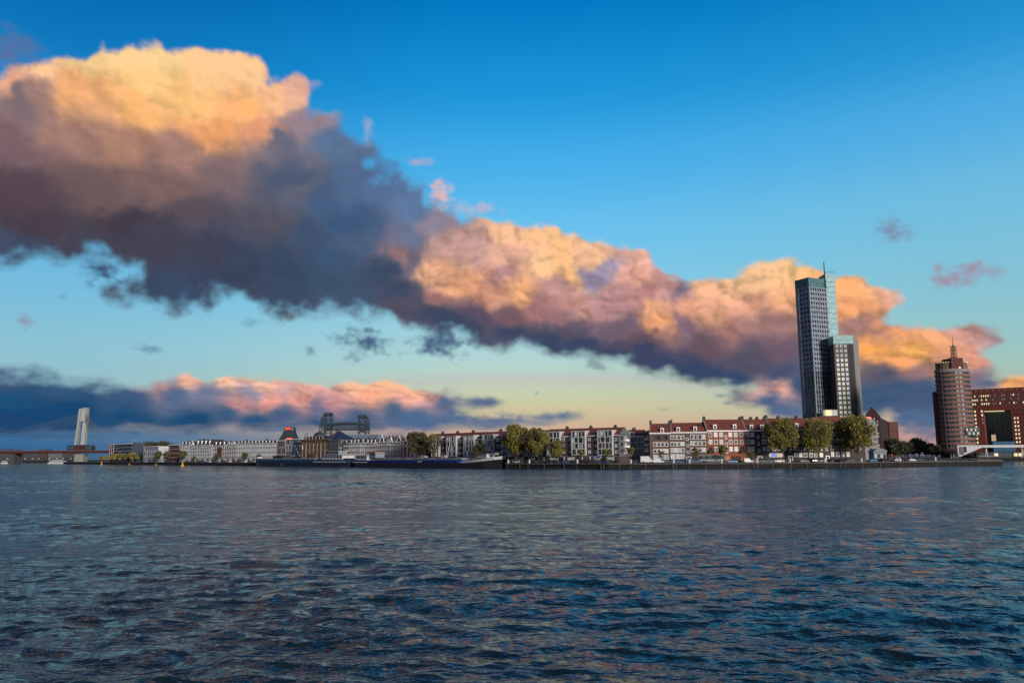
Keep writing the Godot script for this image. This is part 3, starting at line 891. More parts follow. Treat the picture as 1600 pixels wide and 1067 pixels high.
func bay_row(label: String, x0: float, x1: float, eave_row: float, ridge_row: float, bays: Array, smalls: Array, rows: Array, wall_m: Material, base_rows: Array) -> Array:
	var f := front(x0, x1)
	var o := thing("apartment_block", label, "apartment block", f.at, f.turn, "brick flats with white glazed bays")
	var w: float = f.w
	var mid := (x0 + x1) * 0.5
	var eave := fh(f, mid, eave_row)
	var depth := 11.0
	var ridge := hy(mid, ridge_row, quay_depth(mid) + 26.0 + depth * 0.5) - QUAY
	walls(o, w, eave, depth, wall_m)
	var roof := gable_roof(o, w, eave, ridge, depth, M.tile_red)
	cornice(o, w, eave + 0.1, M.trim, 0.32, 0.5)
	for b in bays:
		bay(o, f, b[0], b[1], b[2], b[3])
	for x in smalls:
		for y in rows:
			window(o, fx(f, x), fh(f, x, y), 0.004, 1.15, 1.35, 0, any_glass(0.35))
	# shop fronts on the ground floor
	var x := 0.8
	var k := 0
	while x < w - 3.0:
		var wide := 2.4 + 1.6 * dice.randf()
		slab_part(o, "shop_window", [M.glass_blue, M.glass_pale, M.glass, M.glass_blind, M.glass_brown][k % 5], Vector3(x, 0.3, 0.004), Vector3(x + wide, 2.7, 0.09))
		slab_part(o, "shop_post", M.trim, Vector3(x + wide, 0, 0.004), Vector3(x + wide + 0.28, 2.95, 0.2))
		x += wide + 0.45 + (1.6 if k % 3 == 2 else 0.0)
		k += 1
	slab_part(o, "fascia", M.grey_blue, Vector3(0.02, 2.85, 0.004), Vector3(w - 0.02, 3.2, 0.14))
	for c in range(1, int(w / 13.0) + 1):
		chimney(roof, clampf(c * 13.0 - 3.0, 1.0, w - 1.0), ridge - 0.5, ridge + 0.7, -depth * 0.5, 1.1)
	for c in range(0, int(w / 9.0)):
		var sx: float = lerpf(x0, x1, (c + 0.4) / maxf(1.0, w / 9.0))
		skylight(roof, f, eave, ridge, sx, 0.2 + 0.45 * dice.randf(), 0.9, 1.1, M.glass_pale)
	return [o, f, eave, ridge]

func build_bay_row() -> void:
	var rows := [687.6, 697.4, 706.8]
	bay_row("dark brick flats with three white bays behind the long barge's hold", 662, 749, 687.2, 676.6, [[676.5, 688, 682.4, 713.7], [700, 714.8, 681.8, 713.7], [727, 743, 680.6, 713.7]], [692.6, 697, 718.4, 723, 746], [690.6, 699.6, 708.0], M.brick_dark, [])
	bay_row("dark brick flats with white bays hidden behind the bushy pair of trees", 749, 850, 684.6, 673.4, [[755.7, 773.2, 679.2, 713.7], [787, 805.7, 677.8, 713.4], [821, 840, 676.6, 713.2]], [751.5, 777.6, 783, 810.5, 816.6, 844.5], rows, M.brick_dark_b, [])
	var r := bay_row("plum brick flats with white bays ending in a grey slated gable", 850, 967, 681.2, 669.0, [[856, 877.2, 675.0, 712.6], [895, 917, 673.9, 711.6], [936, 959.5, 672.6, 711.4]], [881.4, 891.2, 921.4, 931.8, 963.4], [686.6, 696.4, 706.0], M.brick_plum, [])
	var o: Node3D = r[0]
	var f: Dictionary = r[1]
	# the slated end wall looks into the side street
	var w: float = f.w
	var st := shape()
	var e: float = r[2]
	var g: float = r[3]
	var d := 11.35
	hexa(st, [Vector3(w + 0.01, 3.0, -d), Vector3(w + 0.4, 3.0, -d), Vector3(w + 0.4, 3.0, 0.3), Vector3(w + 0.01, 3.0, 0.3), Vector3(w + 0.01, e, -d), Vector3(w + 0.4, e, -d), Vector3(w + 0.4, e, 0.3), Vector3(w + 0.01, e, 0.3)])
	tri(st, Vector3(w + 0.4, e, 0.3), Vector3(w + 0.4, g + 0.3, -5.5), Vector3(w + 0.4, e, -d))
	part(o, "slated_gable", st, M.grey_wall)
	for k in 3:
		var y := 4.0 + k * 2.9
		slab_part(o, "balcony", M.trim, Vector3(w + 0.41, y, -8.0), Vector3(w + 1.5, y + 1.0, -4.5))
		slab_part(o, "window", M.glass, Vector3(w + 0.41, y + 0.6, -3.4), Vector3(w + 0.5, y + 2.2, -1.6))
		slab_part(o, "window", M.glass_pale, Vector3(w + 0.41, y + 1.1, -7.4), Vector3(w + 0.5, y + 2.5, -5.2))
	# the pale grey house standing back in the side street
	f = front_z(981, 1008, 374, 372)
	o = thing("terraced_house", "pale grey house with tall narrow windows set back between the brick rows", "house", f.at, f.turn)
	var eave := fh(f, 995, 681.6)
	var ridge := hy(995, 671.6, 379) - QUAY
	walls(o, f.w, eave, 11.0, M.grey_blue)
	var roof := gable_roof(o, f.w, eave, ridge, 11.0, M.tile_red)
	chimney(roof, fx(f, 990), ridge - 0.4, ridge + 0.7, -5.5, 1.6)
	dormer(o, fx(f, 988), eave + 1.2, eave, ridge, 11.0, 2.4, 1.6)
	skylight(roof, f, eave, ridge, 1004, 0.35)
	cornice(o, f.w, eave + 0.1, M.trim, 0.35, 0.35)
	for y in [687.4, 696.0, 705.6]:
		for x in [985.4, 990.4, 995.2, 1000.0]:
			window(o, fx(f, x), fh(f, x, y), 0.004, 0.95, 2.1, 0, any_glass(0.15), M.grey_blue)
		slab_part(o, "string_course", M.trim, Vector3(0.02, fh(f, 995, y) + 1.35, 0.004), Vector3(f.w - 0.02, fh(f, 995, y) + 1.55, 0.14))
	for x in [984, 990, 996, 1003]:
		plain_window(o, fx(f, x), 1.6, 0.03, 1.2, 2.6, M.glass)
	# the dark side of the corner house: its yard wall with white balconies
	f = front_z(1008, 1015.6, 366, 362)
	o = thing("corner_house", "dark narrow corner house with white balconies beside the brown brick house", "house", f.at, f.turn)
	eave = fh(f, 1012, 675.0)
	walls(o, f.w, eave, 9.0, M.grey_dark)
	cornice(o, f.w, eave + 0.05, M.grey_blue, 0.3, 0.2)
	for k in 4:
		var y := 2.4 + k * 2.6
		balcony(o, f.w * 0.62, y, f.w * 0.6, 0.9, M.trim)
		plain_window(o, f.w * 0.62, y + 1.2, 0.03, f.w * 0.4, 1.7, M.glass_pale if k % 2 else M.glass)
	var cap := gable_roof(o, f.w, eave, eave + 1.8, 9.0, M.slate)
	cap.name = "roof"

# ---------------------------------------------------------------- older houses on the left
# style: 0 flat cornice with mansard, 1 stepped brick gable, 2 flat parapet
func old_house(called: String, label: String, x0: float, x1: float, cornice_row: float, top_row: float, wall_m: Material, roof_m: Material, cols: int, rows: int, opts := {}) -> Array:
	var f := front(x0, x1, opts.get("back", 26.0))
	var o := thing(called, label, "house", f.at, f.turn, opts.get("group", "old town houses along the quay"))
	var w: float = f.w
	var mid := (x0 + x1) * 0.5
	var eave := fh(f, mid, cornice_row)
	var top := fh(f, mid, top_row)
	var depth: float = opts.get("depth", 12.0)
	walls(o, w, eave, depth, wall_m)
	var roof: Node3D = null
	if top > eave + 0.3:
		roof = mansard(o, w, eave, top, depth, roof_m)
	cornice(o, w, eave + 0.15, opts.get("trim", M.trim), 0.55, 0.55)
	var storey := (eave - 0.6) / rows
	var ww: float = minf(opts.get("wide", 1.15), w / cols * 0.66)
	for r in rows:
		var y := 0.5 + storey * (r + 0.52)
		for c in cols:
			var x := w * (c + 0.5) / cols
			if r == 0 and c % 3 == 1:
				slab_part(o, "door", M.door, Vector3(x - 0.6, 0.0, 0.004), Vector3(x + 0.6, 2.5, 0.1))
				continue
			if opts.get("framed", true):
				window(o, x, y, 0.004, ww, storey * 0.62, opts.get("kind", 2), any_glass(opts.get("pale", 0.2)), opts.get("frame", M.trim), 0.2)
			else:
				plain_window(o, x, y, 0.03, ww, storey * 0.62, any_glass(opts.get("pale", 0.15)))
		if r > 0 and opts.get("bands", true):
			slab_part(o, "string_course", opts.get("trim", M.trim), Vector3(0.02, 0.5 + storey * r - 0.12, 0.004), Vector3(w - 0.02, 0.5 + storey * r + 0.12, 0.13))
	if roof and opts.get("dormers", true):
		var n := maxi(1, int(cols * 0.5))
		for c in n:
			dormer(o, w * (c + 0.5) / n, lerpf(eave, top, 0.48), eave, eave + (top - eave) * 8.0, depth, 1.3, (top - eave) * 0.62)
	if roof:
		chimney(roof, w * 0.12 + 0.5, top - 0.3, top + 0.8, -depth * 0.5, 0.9)
	for g in opts.get("gables", []):     # raised gables: centre, half width, rise
		var st := shape()
		extrude(st, [Vector2(g[0] * w - g[1], eave), Vector2(g[0] * w + g[1], eave), Vector2(g[0] * w, eave + g[2])], -0.5, 0.2)
		part(o, "gable", st, g[3] if g.size() > 3 else wall_m)
		var edge := shape()
		for s in [-1, 1]:
			bar(edge, Vector3(g[0] * w + s * g[1], eave, 0.2), Vector3(g[0] * w, eave + g[2], 0.2), 0.35, 0.35)
		part(o, "gable_coping", edge, M.trim)
		plain_window(o, g[0] * w, eave + g[2] * 0.35, 0.24, g[1] * 0.5, g[2] * 0.35, M.glass)
	return [o, f, eave, top, roof]

func build_old_houses() -> void:
	# from the bare trees leftwards
	old_house("town_house", "red brick town house behind the dark bushy tree", 627, 662, 688.6, 684.6, M.brick_red, M.slate, 6, 4, {"pale": 0.2})
	old_house("town_house", "narrow red brick house with a shallow white gable", 613.6, 627, 690.4, 686.4, M.brick_red, M.slate, 4, 4, {"gables": [[0.72, 2.6, 3.4]]})
	old_house("town_house", "slim house with a white pinnacled bay up its middle", 607, 613.6, 690.0, 686.4, M.cream, M.slate, 2, 4, {"wide": 1.5, "pale": 0.7, "gables": [[0.5, 1.4, 2.6, M.white]]})
	old_house("town_house", "red brick house with tall paired white windows", 600.6, 607, 690.4, 685.6, M.brick_red, M.slate, 2, 4, {"wide": 1.4, "pale": 0.6})
	old_house("town_house", "brown brick house with a pointed white trimmed gable", 587.6, 600.6, 690.6, 687.0, M.brick_brown, M.slate, 4, 4, {"gables": [[0.68, 2.4, 4.2]]})
	old_house("town_house", "red and white striped house with three rows of sash windows", 570, 587.6, 692.2, 686.8, M.brick_red, M.slate_blue, 6, 4, {"pale": 0.25, "wide": 1.2})
	old_house("town_house", "white plastered house with a blue mansard between cream and striped fronts", 561, 570, 691.6, 686.0, M.white, M.slate_blue, 3, 4, {"pale": 0.4})
	old_house("town_house", "cream house with a dark mansard and many narrow windows", 544.4, 561, 692.2, 686.6, M.cream, M.slate, 6, 4, {"pale": 0.1})
	old_house("town_house", "narrow brown house beside the blank grey wall", 535.4, 544.4, 692.8, 688.6, M.tan_dark, M.slate, 3, 4, {"pale": 0.1, "trim": M.cream})
	build_ornate()
	old_house("town_house", "pink stone house under the flared dark roof tower", 433, 445, 688.2, 688.2, M.pink_stone, M.slate, 5, 3, {"framed": false, "wide": 0.8, "back": 25.0})
	var g := old_house("corner_building", "white office building with a grid of small windows and a dark side bay", 445, 471.4, 686.0, 685.4, M.pale_stone, M.slate, 9, 4, {"framed": false, "wide": 0.9, "pale": 0.3, "group": ""})
	g[0].set_meta("category", "building")
	g[0].remove_meta("group")
	slab_part(g[0], "side_bay", M.slate_blue, Vector3(g[1].w * 0.56, 3.4, 0.005), Vector3(g[1].w - 0.3, g[2] * 0.86, 0.9))
	for k in 4:
		for c in 4:
			slab_part(g[0], "window", M.glass_blue if (k + c) % 3 else M.glass_pale, Vector3(g[1].w * (0.58 + c * 0.1), 4.2 + k * 2.1, 0.905), Vector3(g[1].w * (0.66 + c * 0.1), 5.6 + k * 2.1, 0.95))
	build_flared_tower()
	old_house("town_house", "long white plastered house with a row of dark dormers by the flared tower", 400, 433, 692.4, 687.8, M.white, M.slate, 13, 4, {"pale": 0.15, "wide": 0.95})
	old_house("town_house", "long white plastered house with a chimney above its dark mansard", 368, 400, 693.0, 688.8, M.white, M.slate, 12, 4, {"pale": 0.2, "wide": 0.95})
	old_house("town_house", "pinkish grey house with two small gables on its roof edge", 351, 368, 694.4, 690.6, M.pink_stone, M.slate, 6, 4, {"gables": [[0.3, 1.8, 2.4], [0.75, 1.8, 2.4]]})
	var i5 := old_house("town_house", "pale house with a red brick panel in its front", 332, 351, 696.4, 689.2, M.pale_stone, M.slate, 6, 4, {"pale": 0.4})
	slab_part(i5[0], "brick_panel", M.brick_red, Vector3(i5[1].w * 0.38, 4.0, 0.15), Vector3(i5[1].w * 0.74, i5[2] - 1.4, 0.35))
	old_house("town_house", "narrow white house like a slot between two pale ones", 328, 332, 697.2, 694.6, M.white, M.slate, 2, 4, {"pale": 0.2})
	old_house("town_house", "pale house with the tallest black mansard of the white row", 303.6, 328, 695.4, 687.0, M.pale_stone, M.slate, 9, 5, {"pale": 0.45, "wide": 1.0})
	old_house("town_house", "grey stone house with a pointed dormer gable", 296, 303.6, 696.4, 691.4, M.grey_blue, M.slate, 3, 5, {"gables": [[0.4, 1.8, 4.0]]})
	old_house("town_house", "white house with blue glazed attic next to the red brick wall", 280, 296, 695.2, 690.0, M.white, M.slate_blue, 6, 5, {"pale": 0.3})
	old_house("town_house", "plain red brick house at the end of the white row", 262, 280, 695.0, 695.0, M.brick_red, M.slate, 5, 4, {"framed": false})
	old_house("town_house", "low white block half hidden by dark trees", 222.6, 246, 697.4, 697.4, M.white, M.slate, 7, 3, {"framed": false, "pale": 0.3, "wide": 1.6})
	old_house("town_house", "dark brown flats behind the olive bushes near the bridge", 168, 177, 694.0, 694.0, M.brick_red, M.slate, 3, 5, {"pale": 0.3})
	old_house("town_house", "charcoal flats with a small roof box near the bridge", 177, 187.5, 694.0, 694.0, M.grey_dark, M.slate, 4, 5, {"framed": false})
	old_house("town_house", "blue grey office block beside the dark round trees", 187.5, 205, 693.4, 693.4, M.slate_blue, M.slate, 7, 5, {"framed": false, "pale": 0.1})

func build_ornate() -> void:
	# the tan stone palace with its domes
	var f := front(471.6, 512.6)
	var o := thing("stone_palace", "ornate tan stone building with dark domes and a flagpole", "building", f.at, f.turn)
	var w: float = f.w
	var eave := fh(f, 492, 686.6)
	walls(o, w, eave, 16.0, M.tan_stone)
	cornice(o, w, eave + 0.2, M.tan_stone, 0.7, 0.7)
	slab_part(o, "frieze", M.tan_dark, Vector3(0.02, eave - 2.4, 0.004), Vector3(w - 0.02, eave - 0.6, 0.2))
	slab_part(o, "string_course", M.cream, Vector3(0.02, eave * 0.52, 0.004), Vector3(w - 0.02, eave * 0.52 + 0.4, 0.3))
	for k in 7:
		var x := w * (k + 0.5) / 7.0
		for r in 3:
			plain_window(o, x, [2.0, eave * 0.37, eave * 0.66][r], 0.04, w / 7.0 * 0.5, [2.8, 3.0, 2.4][r], M.tan_dark if r else M.glass_brown)
		slab_part(o, "pilaster", M.cream if k % 2 else M.tan_stone, Vector3(w * k / 7.0 - (0.0 if k else -0.3), 0.0, 0.004), Vector3(w * k / 7.0 + 0.5, eave - 2.5, 0.45))
	slab_part(o, "lamp_window", M.glass_lit, Vector3(0.5, eave * 0.58, 0.3), Vector3(1.1, eave * 0.74, 0.5))
	var roof := mansard(o, w * 0.8, eave + 0.2, fh(f, 492, 681.6), 14.0, M.slate_blue, w * 0.16)
	for k in 6:
		var st := shape()
		var x := w * (0.14 + 0.13 * k)
		slab(st, Vector3(x - 0.35, eave + 0.2, 0.1), Vector3(x + 0.35, eave + 1.4, 0.6))
		tri(st, Vector3(x - 0.5, eave + 1.4, 0.35), Vector3(x, eave + 2.6, 0.35), Vector3(x + 0.5, eave + 1.4, 0.35))
		tri(st, Vector3(x, eave + 1.4, -0.15), Vector3(x, eave + 2.6, 0.35), Vector3(x, eave + 1.4, 0.85))
		part(o, "pinnacle", st, M.cream)
	var dome := shape()          # a squared dome with a lantern
	var cx := fx(f, 487)
	var prof := [[3.8, 681.6], [3.7, 680.0], [3.1, 677.6], [1.9, 675.6], [0.7, 674.9], [0.35, 672.8], [0.1, 670.6]]
	for k in prof.size() - 1:
		tube(dome, Vector3(cx, fh(f, 487, prof[k][1]), -5), Vector3(cx, fh(f, 487, prof[k + 1][1]), -5), prof[k][0], prof[k + 1][0], 12, false)
	part(roof, "dome", dome, M.slate_blue)
	var pole := shape()
	tube(pole, Vector3(cx, fh(f, 487, 672), -5), Vector3(cx, fh(f, 487, 665), -5), 0.16, 0.08, 6)
	part(roof, "flagpole", pole, M.black)
	var turret := shape()
	cx = fx(f, 474.5)
	prof = [[1.5, 688], [1.5, 682.6], [1.7, 682.4], [1.2, 680.2], [0.7, 679.6], [0.7, 677.2], [0.9, 677.0], [0.25, 675.2], [0.08, 672.6]]
	for k in prof.size() - 1:
		tube(turret, Vector3(cx, fh(f, 474.5, prof[k][1]), -1.6), Vector3(cx, fh(f, 474.5, prof[k + 1][1]), -1.6), prof[k][0], prof[k + 1][0], 10, false)
	part(o, "turret", turret, M.grey_blue)
	var stack := shape()
	cx = fx(f, 506)
	slab(stack, Vector3(cx - 1.0, eave, -3.0), Vector3(cx + 1.0, fh(f, 506, 681.4), -1.2))
	slab(stack, Vector3(cx - 1.2, fh(f, 506, 681.4), -3.2), Vector3(cx + 1.2, fh(f, 506, 680.6), -1.0))
	part(o, "chimney", stack, M.pink_stone)
	# its neighbour: the blank grey wall under a steep dark hipped roof
	f = front(512.6, 531.4, 25.0)
	o = thing("hipped_building", "blank grey walled building under a steep dark blue pyramid roof", "building", f.at, f.turn)
	eave = fh(f, 522, 687.2)
	walls(o, f.w, eave, 12.0, M.grey_wall)
	cornice(o, f.w, eave + 0.15, M.grey_blue, 0.45, 0.4)
	var st := shape()
	var apex := Vector3(fx(f, 514.8), fh(f, 514.8, 671.8), -6.0)
	var base := [Vector3(fx(f, 505), eave, 0.3), Vector3(f.w * 0.9, eave + 0.15, 0.3), Vector3(f.w * 0.9, eave + 0.15, -12.0), Vector3(fx(f, 505), eave, -12.0)]
	for k in 4:
		tri(st, base[k], apex, base[(k + 1) % 4])
	var r2 := part(o, "roof", st, M.slate_blue)
	var rib := shape()
	bar(rib, apex, base[0].lerp(base[1], 0.42) + Vector3(0, 0, 0.05), 0.3)
	part(r2, "ridge_lead", rib, M.grey_blue)
	slab_part(o, "downpipe", M.grey_blue, Vector3(f.w * 0.84, 0.0, 0.004), Vector3(f.w * 0.84 + 0.3, eave, 0.3))
	# the great pale roof of the hall behind
	f = front_z(524, 585, 760, 740)
	o = thing("market_hall", "long hall with a broad pale blue metal roof behind the town houses", "hall", f.at, f.turn)
	eave = fh(f, 554, 690.0)
	var top := fh(f, 554, 678.8)
	walls(o, f.w, eave, 40.0, M.grey_wall)
	st = shape()
	var w2: float = f.w
	quad(st, Vector3(0, eave, 0.5), Vector3(w2 * 0.06, top, -16), Vector3(w2 * 0.84, top, -16), Vector3(w2, eave, 0.5))
	quad(st, Vector3(0, eave, -40.5), Vector3(w2, eave, -40.5), Vector3(w2 * 0.84, top, -24), Vector3(w2 * 0.06, top, -24))
	quad(st, Vector3(w2 * 0.06, top, -16), Vector3(w2 * 0.06, top, -24), Vector3(w2 * 0.84, top, -24), Vector3(w2 * 0.84, top, -16))
	quad(st, Vector3(0, eave, 0.5), Vector3(0, eave, -40.5), Vector3(w2 * 0.06, top, -24), Vector3(w2 * 0.06, top, -16))
	quad(st, Vector3(w2, eave, 0.5), Vector3(w2 * 0.84, top, -16), Vector3(w2 * 0.84, top, -24), Vector3(w2, eave, -40.5))
	var hall_roof := part(o, "roof", st, paint(0.26, 0.34, 0.40, 0.5, 0.05))
	for k in 14:
		var seam := shape()
		bar(seam, Vector3(w2 * (0.03 + 0.068 * k), eave + 0.1, 0.5), Vector3(w2 * (0.06 + 0.06 * k), top + 0.1, -16), 0.25, 0.25)
		part(hall_roof, "roof_seam", seam, M.grey_blue)
	slab_part(hall_roof, "ridge_light", M.glass_pale, Vector3(w2 * 0.1, top, -23), Vector3(w2 * 0.8, top + 0.7, -17))

func build_flared_tower() -> void:
	var z := quay_depth(447) + 44.0
	var f := front_z(433, 460.4, z, z)
	var o := thing("flared_tower", "dark tower with concave flared slate sides and red neon lettering", "tower", f.at, f.turn)
	var rows := [[717.0, 433.4, 460.2], [686.0, 433.4, 460.0], [682.0, 435.6, 458.4], [678.0, 437.6, 456.8], [674.0, 439.0, 455.6], [671.0, 439.8, 455.2], [667.0, 440.2, 454.8]]
	var st := shape()
	for k in rows.size() - 1:
		var a: Array = rows[k]
		var b: Array = rows[k + 1]
		var ya := fh(f, 447, a[0])
		var yb := fh(f, 447, b[0])
		var da: float = (fx(f, a[2]) - fx(f, a[1])) * 0.4
		var db: float = (fx(f, b[2]) - fx(f, b[1])) * 0.4
		hexa(st, [Vector3(fx(f, a[1]), ya, -6 - da), Vector3(fx(f, a[2]), ya, -6 - da), Vector3(fx(f, a[2]), ya, -6 + da), Vector3(fx(f, a[1]), ya, -6 + da), Vector3(fx(f, b[1]), yb, -6 - db), Vector3(fx(f, b[2]), yb, -6 - db), Vector3(fx(f, b[2]), yb, -6 + db), Vector3(fx(f, b[1]), yb, -6 + db)])
	part(o, "slate_body", st, M.steel)
	for x in [[439.8, 442.4], [451.4, 455.2]]:
		slab_part(o, "corner_fin", M.grey_wall, Vector3(fx(f, x[0]), fh(f, 447, 673), -3.5), Vector3(fx(f, x[1]), fh(f, 447, 666.6), -2.2))
	var bst := shape()
	slab(bst, Vector3(fx(f, 442.2), fh(f, 447, 671.8), -2.4), Vector3(fx(f, 451.4), fh(f, 447, 667.4), -2.0))
	var board := part(o, "sign_board", bst, M.black)
	var red := glowing(1.0, 0.09, 0.02, 1.4)
	for k in 5:
		var xa := fx(f, 442.7 + k * 1.6)
		var s := shape()
		slab(s, Vector3(xa, fh(f, 447, 671.4), -1.98), Vector3(xa + 0.18, fh(f, 447, 667.9), -1.85))
		slab(s, Vector3(xa + 0.42, fh(f, 447, 671.4), -1.98), Vector3(xa + 0.6, fh(f, 447, 667.9), -1.85))
		slab(s, Vector3(xa + 0.18, fh(f, 447, 669.9), -1.97), Vector3(xa + 0.42, fh(f, 447, 669.4), -1.86))
		part(board, "neon_letter", s, red)
	slab_part(o, "neon_strip", red, Vector3(fx(f, 446.4), fh(f, 447, 686.2), 0.2), Vector3(fx(f, 455.2), fh(f, 447, 684.4), 0.5))

# ---------------------------------------------------------------- the tall tower and its partner
func tower_face(o: Node3D, a: Vector3, b: Vector3, y0: float, y1: float, storeys: int, cols: int, inset0: float, inset1: float, win_w: float, win_h: float, skin: Material, panes: Array) -> void:
	# the lowest storeys are all glass between slim posts, the middle ones have tall windows, the upper ones square ones
	var d := (b - a)
	var w := d.length()
	var turn := atan2(-d.z, d.x)
	var sh := (y1 - y0) / storeys
	var n := Vector3(-d.z, 0, d.x).normalized()
	for s in storeys:
		var up := float(s) / storeys
		var all_glass := up < 0.24
		var c := (a + b) * 0.5 + Vector3(0, y0 + sh * (s + 0.5), 0) - n * 0.2
		var p := put(o, "glass_storey" if all_glass else "storey_panel", unit_box, M.glass_navy if all_glass else skin, c, Vector3(w, sh - 0.08, 0.4))
		p.rotation.y = turn
		if all_glass:
			continue
		var tall := up < 0.50
		for k in cols:
			var t := inset0 + (1.0 - inset0 - inset1) * (k + 0.5) / cols
			var q := a.lerp(b, t) + Vector3(0, y0 + sh * (s + 0.5), 0) + n * 0.02
			var pane: Material = panes[dice.randi() % panes.size()]
			if dice.randf() < 0.02:
				pane = M.glass_brown
			var win := put(o, "window", unit_box, pane, q, Vector3(w * win_w * (1.3 if tall else 1.0), sh * (0.9 if tall else win_h), 0.12))
			win.rotation.y = turn
	for k in cols * 2 + 3:
		var t := (k + 0.5) / (cols * 2 + 3)
		var q := a.lerp(b, t) + n * 0.12
		var post := put(o, "facade_post", unit_box, skin, q + Vector3(0, y0 + (y1 - y0) * 0.12, 0), Vector3(0.22, (y1 - y0) * 0.24, 0.3))
		post.rotation.y = turn

func build_towers() -> void:
	var z := 700.0
	# the tall one stands with a corner towards the river
	var near := Vector3(gx(1280.5, z), 0, -z)
	var left := Vector3(gx(1258.0, z + 14.0), 0, -z - 14.0)
	var right := Vector3(gx(1309.0, z + 9.0), 0, -z - 9.0)
	var back := left + right - near
	var at := near
	at.y = QUAY
	var o := thing("office_tower", "tall grey office tower whose cladding darkens in steps towards its foot", "tower", at)
	near -= at; left -= at; right -= at; back -= at
	near.y = 0; left.y = 0; right.y = 0; back.y = 0
	var top := hy(1267, 433.0, z) - QUAY
	var crown := hy(1267, 447.5, z) - QUAY
	var st := shape()
	var k := 0.985
	var mid := (near + back) * 0.5
	var ring := []
	for v in [left, back, right, near]:
		ring.append(mid.lerp(v, k))
	hexa(st, [ring[0], ring[1], ring[2], ring[3], ring[0] + Vector3.UP * crown, ring[1] + Vector3.UP * crown, ring[2] + Vector3.UP * crown, ring[3] + Vector3.UP * crown])
	part(o, "core", st, M.grey_dark)
	var cladding := paint(0.37, 0.43, 0.51, 0.4, 0.06)
	M.glass_navy = paint(0.012, 0.028, 0.05, 0.1)
	var dark := [M.glass, M.glass, M.glass, paint(0.01, 0.03, 0.05, 0.12), M.glass_blue]
	tower_face(o, left, near, 1.0, crown, 36, 3, 0.26, 0.06, 0.145, 0.56, cladding, dark)
	tower_face(o, near, right, 1.0, crown, 36, 7, 0.04, 0.04, 0.075, 0.6, cladding, dark)
	var fins := paint(0.24, 0.26, 0.30, 0.45)
	for t in [0.03, 0.12, 0.21]:
		var p := left.lerp(near, t)
		slab_part(o, "facade_fin", fins, p + Vector3(-0.15, crown * 0.42, 0.05), p + Vector3(0.15, crown, 0.35))
	var cap := shape()
	var teal := paint(0.10, 0.29, 0.33, 0.45, 0.05)
	hexa(cap, [left + Vector3.UP * crown, back + Vector3.UP * crown, right + Vector3.UP * crown, near + Vector3.UP * crown, left + Vector3.UP * (top - 0.8), back + Vector3.UP * top, right + Vector3.UP * (top - 0.8), near + Vector3.UP * top])
	var crown_part := part(o, "glass_crown", cap, teal)
	for s in range(1, 12):
		var p := left.lerp(near, s / 12.0)
		slab_part(crown_part, "crown_mullion", M.steel, p + Vector3(-0.06, crown, 0.0), p + Vector3(0.06, top - 0.5, 0.16))
		p = near.lerp(right, s / 12.0)
		slab_part(crown_part, "crown_mullion", M.steel, p + Vector3(-0.06, crown, 0.0), p + Vector3(0.06, top - 0.9, 0.16))
	var rim := shape()
	for e in [[left, near], [near, right]]:
		bar(rim, e[0] + Vector3(0, top - 0.5, 0.1), e[1] + Vector3(0, top - 0.5, 0.1), 0.5, 0.5)
	part(crown_part, "crown_rim", rim, M.grey_blue)
	slab_part(crown_part, "plant_louvre", M.grey_dark, near.lerp(right, 0.2) + Vector3(0, crown + 2.5, -6.0), near.lerp(right, 0.8) + Vector3(0, crown + 4.5, 0.3))
	# the slim glazed lift slab behind its right side
	var sx0 := gx(1309.0, z + 10.0) - at.x
	var sx1 := gx(1322.0, z + 12.0) - at.x
	var slab_top := hy(1298, 429.0, z + 12.0) - QUAY
	var light_teal := paint(0.30, 0.66, 0.71, 0.5, 0.05)
	var sl := slab_part(o, "lift_slab", light_teal, Vector3(sx0 - 1.5, 0, -24.0), Vector3(sx1, slab_top, -10.5))
	for s in 34:
		var y := slab_top * (s + 0.6) / 34.0
		var b := put(o, "slab_transom", unit_box, M.grey_blue, Vector3((sx0 + sx1) * 0.5, y, -10.42), Vector3(sx1 - sx0 - 0.6, 0.35, 0.12))
		b.name = "slab_transom_%03d" % s if s else "slab_transom"
	var rail := shape()
	for s in 5:
		var x := lerpf(sx0, sx1, s / 4.0)
		bar(rail, Vector3(x, slab_top, -10.8), Vector3(x, slab_top + 2.2, -10.8), 0.18)
	bar(rail, Vector3(sx0, slab_top + 2.2, -10.8), Vector3(sx1, slab_top + 2.2, -10.8), 0.2)
	part(sl.get_parent(), "roof_rail", rail, M.grey_dark)
	var mast := shape()
	var mx := right.x - 1.6
	tube(mast, Vector3(mx, crown, -8.0), Vector3(mx, hy(1289, 409.5, z + 9.0) - QUAY, -8.0), 0.75, 0.35, 8)
	part(o, "mast", mast, M.black)
	# lit glass lobby between the towers
	var lob := thing("glass_lobby", "low lit glass lobby at the foot of the two towers", "lobby", Vector3(gx(1304, 684), QUAY, -684.0))
	var lh0 := hy(1304, 649.5, 684) - QUAY
	var lh1 := hy(1304, 640.5, 684) - QUAY
	slab_part(lob, "base", M.grey_dark, Vector3(-5.2, 0, -5), Vector3(5.2, lh0, 0))
	for s in 6:
		slab_part(lob, "pane", M.glass_lit if s < 3 else M.glass_pale, Vector3(-5.0 + s * 1.7, lh0, -5), Vector3(-3.4 + s * 1.7, lh1, 0.02))
	slab_part(lob, "roof", M.steel, Vector3(-5.4, lh1, -5.2), Vector3(5.6, lh1 + 0.5, 0.3))
	# the lower partner
	var z2 := 690.0
	var fl := front_z(1314.2, 1345.6, z2 + 1.0, z2)
	o = thing("office_tower", "shorter brown office tower with bright square windows and a teal top", "tower", fl.at, fl.turn)
	var w: float = fl.w
	var t2 := hy(1333, 523.8, z2) - QUAY
	var c2 := hy(1333, 537.0, z2) - QUAY
	var side := 17.0
